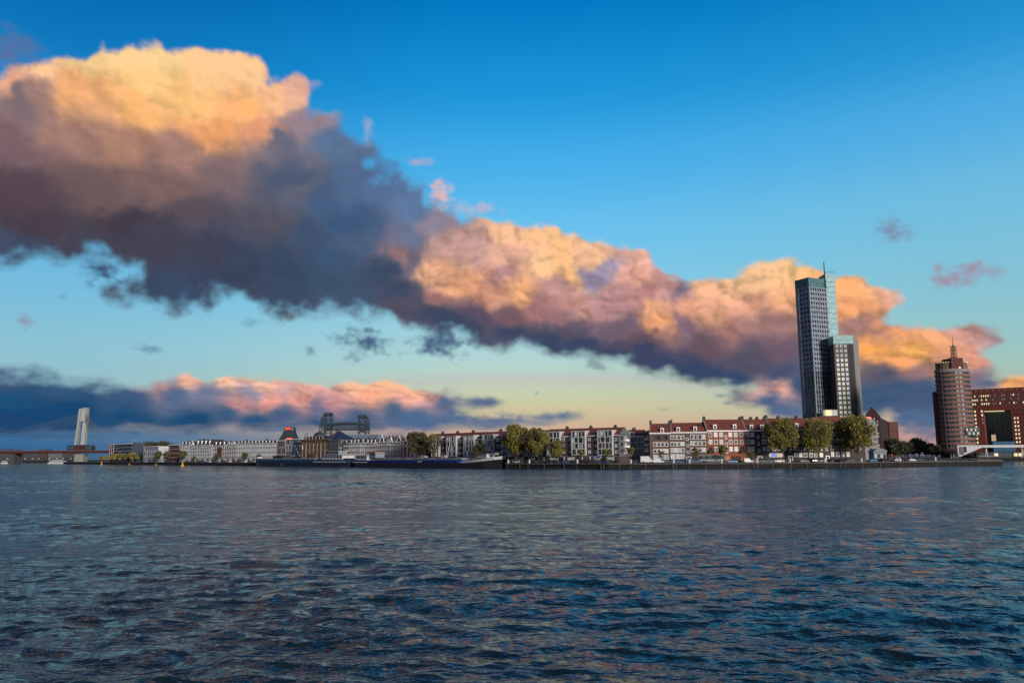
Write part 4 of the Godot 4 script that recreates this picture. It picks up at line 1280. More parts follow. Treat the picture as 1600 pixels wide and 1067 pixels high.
	slab_part(o, "core", M.brick_plum, Vector3(0.2, 0, -side), Vector3(w - 0.2, c2, -0.4))
	var brown := paint(0.070, 0.062, 0.058, 0.6, 0.08)
	var sky_panes := [paint(0.60, 0.70, 0.68, 0.5), paint(0.68, 0.74, 0.68, 0.5), paint(0.54, 0.64, 0.66, 0.5), paint(0.64, 0.68, 0.56, 0.5)]  # pale pane colours stand in for the bright sky the windows reflect
	var storeys := 24
	var sh := c2 / storeys
	for s in storeys:
		slab_part(o, "storey_panel", brown, Vector3(0.05, sh * s, -0.4), Vector3(w - 0.05, sh * (s + 1) - 0.06, 0.0))
		for c in 3:
			var m: Material = sky_panes[dice.randi() % 4]
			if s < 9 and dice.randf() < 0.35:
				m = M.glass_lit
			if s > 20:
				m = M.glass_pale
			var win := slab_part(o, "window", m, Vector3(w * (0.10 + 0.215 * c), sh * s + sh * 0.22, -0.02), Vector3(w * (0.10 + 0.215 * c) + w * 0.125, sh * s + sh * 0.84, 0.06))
			
			put(win, "glazing_bar", unit_box, M.steel, Vector3(0, 0, 0.6), Vector3(0.07, 1.0, 0.5))
	for c in 5:
		slab_part(o, "facade_fin", M.grey_dark, Vector3(w * (0.72 + 0.055 * c), 0, 0.004), Vector3(w * (0.72 + 0.055 * c) + 0.3, c2, 0.3))
	var ct := slab_part(o, "glass_crown", paint(0.32, 0.62, 0.62, 0.5, 0.05), Vector3(0, c2, -side), Vector3(w, t2, 0.15))  # teal painted lighter for the bright sky this glass reflects
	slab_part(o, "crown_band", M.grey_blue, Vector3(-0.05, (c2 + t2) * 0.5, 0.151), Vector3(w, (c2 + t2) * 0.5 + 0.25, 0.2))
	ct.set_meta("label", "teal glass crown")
	# its flank, running back to the right; the light on it is put into the pale grey
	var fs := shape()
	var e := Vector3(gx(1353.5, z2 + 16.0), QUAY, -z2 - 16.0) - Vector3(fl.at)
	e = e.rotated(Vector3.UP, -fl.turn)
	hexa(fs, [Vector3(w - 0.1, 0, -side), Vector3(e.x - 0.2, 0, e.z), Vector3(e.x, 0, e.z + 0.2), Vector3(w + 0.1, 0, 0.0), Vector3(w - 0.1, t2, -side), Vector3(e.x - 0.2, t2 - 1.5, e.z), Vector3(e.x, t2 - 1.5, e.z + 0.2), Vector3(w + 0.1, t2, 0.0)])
	part(o, "lit_flank", fs, M.concrete)

# ---------------------------------------------------------------- right bank: gabled flats, round tower, court house
func build_right_bank() -> void:
	var f := front_z(1357.5, 1379.4, 560, 556)
	var o := thing("gabled_flats", "dark red gabled apartment building with small white windows", "building", f.at, f.turn)
	var w: float = f.w
	var e := fh(f, 1368, 649.0)
	var apex := fh(f, 1368, 635.4)
	var st := shape()
	extrude(st, [Vector2(0, -0.4), Vector2(w, -0.4), Vector2(w, e - 1.0), Vector2(w * 0.46, apex), Vector2(0, e + 0.6)], -16.0, 0.0)
	part(o, "wall", st, paint(0.10, 0.03, 0.03, 0.85, 0.2))
	var rf := shape()
	hexa(rf, [Vector3(w * 0.46, apex - 0.1, -16.2), Vector3(w + 0.4, e - 1.4, -16.2), Vector3(w + 0.4, e - 1.4, 0.3), Vector3(w * 0.46, apex - 0.1, 0.3), Vector3(w * 0.46, apex + 0.4, -16.2), Vector3(w + 0.5, e - 0.8, -16.2), Vector3(w + 0.5, e - 0.8, 0.3), Vector3(w * 0.46, apex + 0.4, 0.3)])
	part(o, "roof", rf, paint(0.08, 0.16, 0.14, 0.5))
	for r in 11:
		for c in 4:
			if (r + c) % 4 == 3 and r < 10:
				continue
			plain_window(o, w * (0.16 + 0.22 * c), e - 2.4 - r * 2.05, 0.03, 0.8, 1.2, M.glass_blind if (r * 3 + c) % 4 else M.glass_blue)
	var sd := shape()
	var q := (Vector3(gx(1391.6, 572), QUAY, -572.0) - Vector3(f.at)).rotated(Vector3.UP, -f.turn)
	hexa(sd, [Vector3(w + 0.01, 0, -15), Vector3(q.x - 0.3, 0, q.z - 1), Vector3(q.x, 0, q.z), Vector3(w + 0.01, 0, -0.2), Vector3(w + 0.01, e - 1.5, -15), Vector3(q.x - 0.3, e - 3.6, q.z - 1), Vector3(q.x, e - 3.6, q.z), Vector3(w + 0.01, e - 1.5, -0.2)])
	part(o, "side_wing", sd, paint(0.05, 0.03, 0.035, 0.85, 0.2))
	f = front_z(1393, 1407.4, 800, 800)
	o = thing("brick_block", "small plain brown brick block beyond the dark red gable", "building", f.at, f.turn)
	walls(o, f.w, fh(f, 1400, 659.4), 14.0, paint(0.20, 0.075, 0.055, 0.9, 0.2))
	slab_part(o, "roof_edge", M.grey_wall, Vector3(-0.2, fh(f, 1400, 659.4), -14.2), Vector3(f.w + 0.2, fh(f, 1400, 658.9), 0.2))
	for r in 6:
		for c in 3:
			plain_window(o, f.w * (0.2 + 0.3 * c), 12 + r * 3.4, 0.03, 1.2, 1.6, M.glass)
	f = front_z(1352.5, 1374, 470, 470)
	o = thing("curved_flats", "pale curved apartment end half behind the largest tree", "building", f.at, f.turn)
	var cs := shape()
	w = f.w
	var ch := fh(f, 1363, 654.2)
	var pts := [Vector2(0, -0.3), Vector2(w, -0.3), Vector2(w, ch * 0.86), Vector2(w * 0.86, ch * 0.96), Vector2(w * 0.6, ch), Vector2(0, ch)]
	extrude(cs, pts, -12.0, 0.0)
	part(o, "wall", cs, M.pale_stone)
	for r in 6:
		plain_window(o, w * 0.8, 3.0 + r * 3.0, 0.03, 1.6, 1.5, M.glass_blue)
		plain_window(o, w * 0.45, 3.0 + r * 3.0, 0.03, 1.6, 1.5, M.glass)
	slab_part(o, "roof_sign", glowing(1.0, 0.12, 0.04, 1.0), Vector3(w * 0.3, ch + 0.05, -0.4), Vector3(w * 0.62, ch + 1.0, -0.1))
	f = front_z(1366, 1386, 420, 420)
	o = thing("corner_cafe", "small pavilion with an arched pale roof behind the parked cars", "pavilion", f.at, f.turn)
	w = f.w
	walls(o, w, 4.4, 6.0, M.grey_blue)
	var ar := shape()
	var arc := []
	for k in 9:
		arc.append(Vector2(w * 0.5 - cos(PI * k / 8.0) * w * 0.55, 4.4 + sin(PI * k / 8.0) * 1.8))
	extrude(ar, arc, -6.3, 0.6)
	part(o, "roof", ar, M.grey_blue)
	for k in 4:
		plain_window(o, w * (0.15 + 0.23 * k), 1.9, 0.03, w * 0.16, 2.6, M.glass if k % 2 else M.glass_pale)

	# the round tower
	var zt := 620.0
	var cx := gx(1499.0, zt)
	o = thing("round_tower", "round fronted office tower with red bands, glass rings and a mast", "tower", Vector3(cx, QUAY, -zt))
	var body_top := hy(1490, 582.5, zt) - QUAY
	var rx := 12.6
	var rz := 9.5
	var n := 17
	var sh := (body_top - 6.5) / n
	var red := paint(0.34, 0.12, 0.095, 0.8, 0.1)
	var buff := paint(0.36, 0.31, 0.25, 0.8, 0.1)
	var dark_glass := paint(0.02, 0.035, 0.04, 0.4)
	for k in n:
		var y := 6.5 + k * sh
		ring_part(o, "red_band", red, rx + 0.25, rz + 0.25, y, y + sh * 0.40)
		ring_part(o, "sill_band", buff, rx + 0.4, rz + 0.4, y + sh * 0.40, y + sh * 0.5)
		ring_part(o, "glass_ring", dark_glass if k % 3 else paint(0.04, 0.06, 0.07, 0.4), rx - 0.2, rz - 0.2, y + sh * 0.5, y + sh)
	for k in 13:
		var a := PI * k / 12.0
		var p := Vector3(cos(a) * (rx + 0.15), 0, sin(a) * (rz + 0.15))
		slab_part(o, "column", M.grey_wall, p + Vector3(-0.12, 6.5, -0.12), p + Vector3(0.12, body_top + 0.2, 0.12))
	ring_part(o, "top_band", M.pink_stone, rx + 0.3, rz + 0.3, body_top, body_top + 2.4)
	ring_part(o, "crown", M.tan_dark, rx - 0.8, rz - 0.8, body_top + 2.4, body_top + 8.2)
	for k in 17:
		var a := PI * (0.05 + 0.9 * k / 16.0)
		slab_part(o, "crown_lamp", M.glass_lit, Vector3(cos(a) * (rx - 0.7) - 0.25, body_top + 7.4, sin(a) * (rz - 0.7) - 0.2), Vector3(cos(a) * (rx - 0.7) + 0.25, body_top + 7.9, sin(a) * (rz - 0.7) + 0.2))
	slab_part(o, "lift_house", paint(0.14, 0.03, 0.03, 0.8, 0.1), Vector3(-5.0, body_top + 2.4, -4.0), Vector3(4.2, hy(1487, 561.4, zt) - QUAY, rz - 0.2))
	var ms := shape()
	var m0 := hy(1485, 575, zt) - QUAY
	var m1 := hy(1485, 543.0, zt) - QUAY
	for sx in [-1.6, 1.6]:
		for sz in [-1.6, 1.6]:
			bar(ms, Vector3(sx, m0, sz + 5), Vector3(sx * 0.75, m1, sz * 0.75 + 5), 0.5)
	for k in 7:
		var y := lerpf(m0, m1, k / 6.0)
		box(ms, Vector3(0, y, 5), Vector3(3.2, 0.4, 3.2))
	box(ms, Vector3(0, (m0 + m1) * 0.5, 5), Vector3(1.5, m1 - m0, 1.5))
	var mast := part(o, "mast_tower", ms, M.tan_dark)
	var an := shape()
	tube(an, Vector3(0, m1, 5), Vector3(0, m1 + 2.0, 5), 0.7, 0.3, 6)
	tube(an, Vector3(0, m1 + 2.0, 5), Vector3(0, hy(1484, 528, zt) - QUAY, 5), 0.22, 0.1, 6)
	part(mast, "antenna", an, M.black)
	slab_part(o, "beacon", glowing(1.0, 0.55, 0.15, 2.0), Vector3(0.6, m0 - 1.2, 9.6), Vector3(1.4, m0 - 0.2, 10.0))
	slab_part(o, "brick_fin", paint(0.13, 0.02, 0.028, 0.8, 0.1), Vector3(-rx - 1.5, 3.0, -5), Vector3(-rx + 0.3, hy(1464, 612, zt) - QUAY, -1))
	ring_part(o, "foot_band", M.tan_dark, rx + 0.2, rz + 0.2, 3.6, 6.4)
	slab_part(o, "foot", M.grey_dark, Vector3(-rx * 0.8, -0.3, -8), Vector3(rx * 0.7, 3.6, 6.5))
	for k in 4:
		slab_part(o, "foot_column", M.concrete, Vector3(-10.4 + k * 2.2, -0.3, 6.6), Vector3(-9.6 + k * 2.2, 3.6, 7.3))
	slab_part(o, "meeting_box", M.slate_blue, Vector3(1.0, 17.0, rz - 1.6), Vector3(rx - 1.0, 23.0, rz + 1.0))
	for r in 2:
		for c in 6:
			slab_part(o, "box_window", M.glass_pale if (r + c) % 2 else M.glass, Vector3(1.5 + c * 1.6, 17.6 + r * 2.8, rz + 1.002), Vector3(2.7 + c * 1.6, 19.4 + r * 2.8, rz + 1.08))

	# the red court house with a great square opening
	f = front_z(1523, 1650, 634, 600)
	o = thing("court_house", "red brick block of lit windows with a huge square opening", "building", f.at, f.turn)
	w = f.w
	var top := fh(f, 1560, 607.0)
	var brick := paint(0.25, 0.055, 0.038, 0.85, 0.1)
	var h0 := fx(f, 1543.0)
	var h1 := fx(f, 1586.5)
	var hole := fh(f, 1560, 641.6)
	var base := 3.6
	slab_part(o, "wall", brick, Vector3(0, -0.3, -22), Vector3(h0, hole, 0))
	slab_part(o, "wall", brick, Vector3(h1, -0.3, -22), Vector3(w, hole, 0))
	slab_part(o, "wall", brick, Vector3(0, hole, -22), Vector3(w, top, 0))
	slab_part(o, "glass_wall", paint(0.012, 0.040, 0.050, 0.12), Vector3(h0, 0, -9), Vector3(h1, hole, -7.5))
	for k in 9:
		slab_part(o, "glazing_bar", M.steel, Vector3(h0 + 0.3, 4 + k * (hole - 5) / 9.0, -7.498), Vector3(h1 - 0.3, 4.12 + k * (hole - 5) / 9.0, -7.35))
	for k in 6:
		slab_part(o, "glazing_post", M.steel, Vector3(lerpf(h0, h1, (k + 0.5) / 6.0), 0, -7.34), Vector3(lerpf(h0, h1, (k + 0.5) / 6.0) + 0.16, hole, -7.2))
	slab_part(o, "soffit_light", glowing(1.0, 0.78, 0.42, 0.8), Vector3(h0 + 0.6, hole - 0.5, -7.0), Vector3(h1 - 5.0, hole - 0.06, -0.8))
	slab_part(o, "lit_room", glowing(0.9, 0.62, 0.42, 0.55), Vector3(h0 + 3.0, 13.0, -7.33), Vector3(h0 + 6.0, 18.0, -7.28))
	var lit := glowing(0.95, 0.92, 0.55, 0.75)
	for r in 3:
		for c in 46:
			var x := 0.8 + c * 1.55
			if x > w - 1.0:
				break
			var m: Material = M.glass_blue
			if dice.randf() < (0.55 if c < 8 else 0.07):
				m = lit
			elif dice.randf() < 0.2:
				m = M.glass_pale
			plain_window(o, x, top - 5.6 - r * 3.1, 0.03, 0.75, 1.35, m)
	for c in 16:
		plain_window(o, 1.0 + c * 4.0, top - 1.5, 0.03, 0.7, 0.5, M.glass_blind)
	for r in 9:
		var y := hole - 0.2 - r * 3.05
		for c in 2:
			plain_window(o, 1.2 + c * 2.0, y, 0.03, 1.05, 1.5, lit)
			plain_window(o, h1 + 2.2 + c * 2.0, y, 0.03, 0.9, 1.4, lit if r > 1 else M.glass)
		for c in 10:
			plain_window(o, h1 + 6.4 + c * 1.8, y, 0.03, 0.8, 1.4, lit if dice.randf() < 0.12 else M.glass)
		if r < 4:
			plain_window(o, h0 - 0.9, y, 0.03, 1.1, 1.5, lit if r < 2 else M.glass_pale)
	slab_part(o, "entrance_canopy", paint(0.10, 0.25, 0.42, 0.3), Vector3(h0 + 5.0, base, 0.6), Vector3(h1 + 0.8, 12.4, 2.0))
	slab_part(o, "canopy_mullion", M.grey_blue, Vector3((h0 + h1) * 0.5 + 3.0, base, 2.002), Vector3((h0 + h1) * 0.5 + 3.2, 12.4, 2.1))
	slab_part(o, "canopy_band", M.grey_blue, Vector3(h0 + 5.0, 7.4, 2.002), Vector3(h1 + 0.8, 7.7, 2.12))
	# the white walkway along the far quay
	f = front_z(1497.5, 1650, 598, 590)
	o = thing("walkway", "white covered walkway with a wedge shaped end on slanting legs", "walkway", f.at, f.turn)
	w = f.w
	var y1 := fh(f, 1520, 695.6)
	var y0 := fh(f, 1520, 699.4)
	st = shape()
	extrude(st, [Vector2(0, y1), Vector2(0.3, 1.6), Vector2(1.6, 1.1), Vector2(fx(f, 1536), y0), Vector2(w, y0), Vector2(w, y1)], -4.0, 0.0)
	part(o, "hull", st, M.white)
	slab_part(o, "end_door", M.grey_wall, Vector3(0.9, 2.4, 0.004), Vector3(4.4, y1 - 1.1, 0.1))
	slab_part(o, "end_window", M.glass, Vector3(4.6, 4.2, 0.004), Vector3(6.4, y1 - 0.9, 0.1))
	for k in 4:
		slab_part(o, "porthole", M.glass, Vector3(8.2 + k * 3.2, y1 - 1.3, 0.004), Vector3(8.9 + k * 3.2, y1 - 0.8, 0.08))
	for x in [fx(f, 1543.5), fx(f, 1600)]:
		for s in [-1, 1]:
			var lg := shape()
			bar(lg, Vector3(x + s * 0.9, 0, -1.0), Vector3(x, y0, -1.0), 0.4, 0.4)
			part(o, "leg", lg, M.white)
	for k in 14:
		slab_part(o, "shop_window", M.glass_lit if k in [3, 7, 8, 11] else M.glass_blue, Vector3(fx(f, 1538) + k * 3.4, 1.2, -6.3), Vector3(fx(f, 1538) + k * 3.4 + 2.6, 3.4, -6.1))
	slab_part(o, "shop_wall", M.grey_dark, Vector3(fx(f, 1532), 0, -10), Vector3(w, 4.2, -6.31))

func ring_part(o: Node3D, called: String, m: Material, rx: float, rz: float, y0: float, y1: float) -> void:
	var key := "ring %.2f %.2f" % [rx, rz]
	if not frame_cache.has(key):
		var st := shape()
		var n := 28
		for i in n:
			var a := TAU * i / n
			var b := TAU * (i + 1) / n
			var p := Vector3(cos(a) * rx, 0, sin(a) * rz)
			var q := Vector3(cos(b) * rx, 0, sin(b) * rz)
			quad(st, p, p + Vector3.UP, q + Vector3.UP, q)
			tri(st, Vector3.UP, q + Vector3.UP, p + Vector3.UP)
			tri(st, Vector3.ZERO, p, q)
		st.generate_normals()
		frame_cache[key] = st.commit()
	put(o, called, frame_cache[key], m, Vector3(0, y0, 0), Vector3(1, y1 - y0, 1))

# ---------------------------------------------------------------- bridges
func build_bridges() -> void:
	# the stayed bridge on the left
	var z := 985.0
	var cx := gx(126.0, z)
	var o := thing("stayed_bridge", "cable stayed road bridge with a pale concrete pylon and red deck", "bridge", Vector3(cx, 0, -z))
	var top := hy(127, 637.0, z)
	var deck := hy(60, 704.0, z)
	var red := paint(0.085, 0.014, 0.016, 0.6, 0.1)
	var py := shape()      # two legs joined at the head, seen a little from the side
	for s in [0, 1]:
		var x0: float = [-6.6, -2.2][s]
		var x1: float = [-4.6, 2.4][s]
		var t0: float = [-4.2, -1.6][s]
		var t1: float = [-2.2, 3.0][s]
		var zz: float = -s * 6.0 + 3.0
		hexa(py, [Vector3(x0, deck + 6.5, zz - 3), Vector3(x1, deck + 6.5, zz - 3), Vector3(x1, deck + 6.5, zz + 3), Vector3(x0, deck + 6.5, zz + 3), Vector3(t0, top - 1.5 * (1 - s), zz - 2.5), Vector3(t1, top - 1.5 * (1 - s), zz - 2.5), Vector3(t1, top - 1.5 * (1 - s), zz + 2.5), Vector3(t0, top - 1.5 * (1 - s), zz + 2.5)])
	box(py, Vector3(-0.6, top - 9, 0), Vector3(6.4, 16, 5))
	part(o, "pylon", py, paint(0.50, 0.53, 0.50, 0.9, 0.12))
	slab_part(o, "pylon_foot", red, Vector3(-6.2, deck - 2.5, -5), Vector3(5.6, deck + 6.6, 6))
	slab_part(o, "pier", M.concrete, Vector3(-5.6, -1, -5), Vector3(5.0, deck - 4.6, 5.5))
	var x_left := gx(-160.0, z) - cx
	slab_part(o, "deck_girder", red, Vector3(x_left, deck - 3.6, -10), Vector3(42, deck - 0.6, 9))
	slab_part(o, "deck_edge", M.grey_wall, Vector3(x_left, deck - 0.6, -10.5), Vector3(42, deck, 9.4))
	for s in [-1, 1]:
		slab_part(o, "control_house", M.steel, Vector3(-6.2 - 10 if s < 0 else 5.6, deck + 0.1, -3), Vector3(-6.4 if s < 0 else 15.0, deck + 6.0, 4))
		slab_part(o, "house_window", M.glass_blue, Vector3(-15 if s < 0 else 6.4, deck + 2.2, 4.01), Vector3(-7.4 if s < 0 else 14.0, deck + 4.6, 4.1))
	var rail := shape()
	bar(rail, Vector3(x_left, deck + 1.2, 9.2), Vector3(-17, deck + 1.2, 9.2), 0.15)
	for k in 40:
		var x := lerpf(x_left, -17, k / 39.0)
		bar(rail, Vector3(x, deck, 9.2), Vector3(x, deck + 1.2, 9.2), 0.12)
	part(o, "railing", rail, M.grey_wall)
	var cable_m := paint(0.10, 0.12, 0.14, 0.5)
	for k in 6:
		var a := top - 8.0 - k * 1.6
		for s in [-1, 1]:
			var c := shape()
			var reach: float = (-178.0 + k * 24.0) if s < 0 else (46.0 - k * 5.0)
			bar(c, Vector3(-3.5 if s < 0 else 3.6, a, 3.0), Vector3(reach, deck, 6.0), 0.34, 0.34)
			part(o, "stay_cable", c, cable_m)
	for x in [x_left + 30, -150.0, -84.0]:
		slab_part(o, "side_pier", M.grey_dark, Vector3(x, -1, -8), Vector3(x + 6, deck - 3.6, 7))
	# the old lifting bridge
	z = 1040.0
	var xl := gx(511.0, z)
	o = thing("lift_bridge", "dark green steel lifting bridge with its span raised between two lattice towers", "bridge", Vector3(gx(538, z), QUAY, -z))
	var ox := gx(538, z)
	for s in [-1, 1]:
		var inner0 := gx(516.2 if s < 0 else 559.6, z) - ox
		var inner1 := gx(506.2 if s < 0 else 570.0, z) - ox
		var outer_top := gx(500.6 if s < 0 else 574.6, z) - ox
		var outer_base := gx(493.4 if s < 0 else 578.6, z) - ox
		var tt := hy(511 if s < 0 else 565, 645.6 if s < 0 else 649.0, z) - QUAY
		var knee := hy(500, 655.0 if s < 0 else 657.0, z) - QUAY
		var tw := shape()
		for dz in [-5.0, 5.0]:
			bar(tw, Vector3(inner0, 0, dz), Vector3(inner0, tt, dz), 1.0)
			bar(tw, Vector3(inner1, 0, dz), Vector3(inner1, tt, dz), 1.0)
			bar(tw, Vector3(outer_base, 0, dz), Vector3(outer_top, knee, dz), 0.8)
			bar(tw, Vector3(outer_top, knee, dz), Vector3(inner1, tt - 1.0, dz), 1.1)
			var n := 7
			for k in n:
				var ya := tt * k / n
				var yb := tt * (k + 1) / n
				bar(tw, Vector3(inner0, ya, dz), Vector3(inner1, yb, dz), 0.4)
				bar(tw, Vector3(inner1, ya, dz), Vector3(inner0, yb, dz), 0.4)
				bar(tw, Vector3(inner0, yb, dz), Vector3(inner1, yb, dz), 0.6)
				if yb < knee:
					var oa := lerpf(outer_base, outer_top, ya / knee)
					var ob := lerpf(outer_base, outer_top, yb / knee)
					bar(tw, Vector3(inner1, yb, dz), Vector3(ob, yb, dz), 0.5)
					bar(tw, Vector3(inner1, ya, dz), Vector3(ob, yb, dz), 0.5)
					bar(tw, Vector3(oa, ya, dz), Vector3(inner1, yb, dz), 0.45)
		for k in 8:
			bar(tw, Vector3(inner0, tt * k / 8.0, -5), Vector3(inner0, tt * k / 8.0, 5), 0.6)
			bar(tw, Vector3(inner1, tt * k / 8.0, -5), Vector3(inner1, tt * k / 8.0, 5), 0.6)
		part(o, "lattice_tower", tw, M.steel)
		slab_part(o, "machine_house", M.steel, Vector3(minf(inner0, inner1) - 0.6, tt - 3.6, -5.5), Vector3(maxf(inner0, inner1) + 0.6, tt, 5.5))
		slab_part(o, "counterweight", M.grey_dark, Vector3(minf(inner0, inner1) + 1.0, tt * 0.62, -4), Vector3(maxf(inner0, inner1) - 1.0, tt * 0.62 + 4, 4))
	var bx0 := gx(507.0, z) - ox
	var bx1 := gx(575.0, z) - ox
	var yb := hy(540, 671.4, z) - QUAY
	var sp := shape()
	var n := 15
	for dz in [-4.4, 4.4]:
		bar(sp, Vector3(bx0, yb, dz), Vector3(bx1, yb, dz), 1.1, 1.6)
		for k in n:
			var ta := float(k) / n
			var tb := float(k + 1) / n
			var xa := lerpf(bx0, bx1, ta)
			var xb := lerpf(bx0, bx1, tb)
			var ha := yb + 6.2 + 2.8 * sin(PI * ta)
			var hb := yb + 6.2 + 2.8 * sin(PI * tb)
			bar(sp, Vector3(xa, ha, dz), Vector3(xb, hb, dz), 1.0, 1.5)
			bar(sp, Vector3(xa, ha - 2.0 * sin(PI * ta), dz), Vector3(xb, hb - 2.0 * sin(PI * tb), dz), 0.6)
			bar(sp, Vector3(xa, yb, dz), Vector3((xa + xb) * 0.5, (ha + hb) * 0.5, dz), 0.6)
			bar(sp, Vector3((xa + xb) * 0.5, (ha + hb) * 0.5, dz), Vector3(xb, yb, dz), 0.6)
	for k in n + 1:
		var x := lerpf(bx0, bx1, float(k) / n)
		bar(sp, Vector3(x, yb, -4.4), Vector3(x, yb, 4.4), 0.6)
	part(o, "lift_span", sp, M.steel)
	var legs := shape()
	bar(legs, Vector3(gx(524, z) - ox, 0, 0), Vector3(gx(524, z) - ox, yb, 0), 1.6)
	part(o, "guide_post", legs, paint(0.09, 0.04, 0.03, 0.8))

# ---------------------------------------------------------------- trees
func leaf_mesh(seed_at: int, size: Vector3, base: float, lobes: int, leaves: int, leaf: float, tones: Array) -> ArrayMesh:
	var rng := RandomNumberGenerator.new()
	rng.seed = seed_at
	var st := SurfaceTool.new()
	st.begin(Mesh.PRIMITIVE_TRIANGLES)
	st.set_smooth_group(-1)
	var centres := []
	for k in lobes:
		var a := rng.randf() * TAU
		var v := rng.randf_range(-0.85, 0.85)
		var r := sqrt(1.0 - v * v) * rng.randf_range(0.35, 0.72)
		centres.append([Vector3(cos(a) * r * size.x, base + size.y * (1.0 + v * 0.74), sin(a) * r * size.z), rng.randf_range(0.20, 0.36) * minf(size.x, size.y), rng.randf()])
	for k in leaves:
		var c: Array = centres[rng.randi() % lobes]
		var d := Vector3(rng.randfn(), rng.randfn() * 0.8, rng.randfn()).normalized()
		var p: Vector3 = c[0] + d * c[1] * pow(rng.randf(), 0.45) * rng.randf_range(0.9, 1.25)
		var n := Vector3(rng.randfn(), rng.randfn() + 0.5, rng.randfn()).normalized()
		var u := n.cross(Vector3(rng.randfn(), rng.randfn(), rng.randfn())).normalized()
		var w := n.cross(u)
		var s := leaf * rng.randf_range(0.6, 1.3)
		var col: Color = tones[rng.randi() % tones.size()]
		col = col * rng.randf_range(0.7, 1.2) * (0.8 + 0.4 * c[2])
		for q in [u + w * 0.2, w - u * 0.3, -u - w * 0.2, u + w * 0.2, -u - w * 0.2, u * 0.2 - w]:
			st.set_color(col)
			st.add_vertex(p + q * s)
	st.generate_normals()
	return st.commit()

func limbs(st: SurfaceTool, rng: RandomNumberGenerator, a: Vector3, dir: Vector3, length: float, r: float, depth: int, twist := 0.5) -> void:
	var b := a + dir * length
	tube(st, a, b, r, r * 0.66, 5 if depth > 1 else 3, false)
	if depth == 0:
		return
	var n := 3 if depth > 1 else 4
	for k in n:
		var nd := (dir + Vector3(rng.randfn(), rng.randfn() * 0.5 + 0.12, rng.randfn()) * twist).normalized()
		limbs(st, rng, a.lerp(b, rng.randf_range(0.6, 1.0)), nd, length * rng.randf_range(0.6, 0.82), r * 0.58, depth - 1, twist)

func make_tree(called: String, label: String, seed_at: int, tall: float, wide: float, bole: float, lobes: int, leaves: int, leaf: float, tones: Array, group: String) -> Node3D:
	var o := thing(called, label, "tree", Vector3.ZERO, 0.0, group)
	var rng := RandomNumberGenerator.new()
	rng.seed = seed_at
	var st := shape()
	limbs(st, rng, Vector3(0, -0.3, 0), Vector3(0.02, 1, 0.01).normalized(), bole + 0.3, tall * 0.022, 0)
	for k in 6:
		var d := Vector3(cos(k * 1.05 + rng.randf()) * 0.55, 1.0, sin(k * 1.05 + rng.randf()) * 0.55).normalized()
		limbs(st, rng, Vector3(0, bole * rng.randf_range(0.8, 1.0), 0), d, (tall - bole) * 0.42, tall * 0.012, 3, 0.42)
	part(o, "trunk", st, M.bark)
	if leaves > 0:
		var c := MeshInstance3D.new()
		c.name = "crown"
		c.mesh = leaf_mesh(seed_at + 5, Vector3(wide * 0.5, (tall - bole * 0.8) * 0.5, wide * 0.5), bole * 0.8, lobes, leaves, leaf, tones)
		c.material_override = M.leaf
		o.add_child(c)
	return o

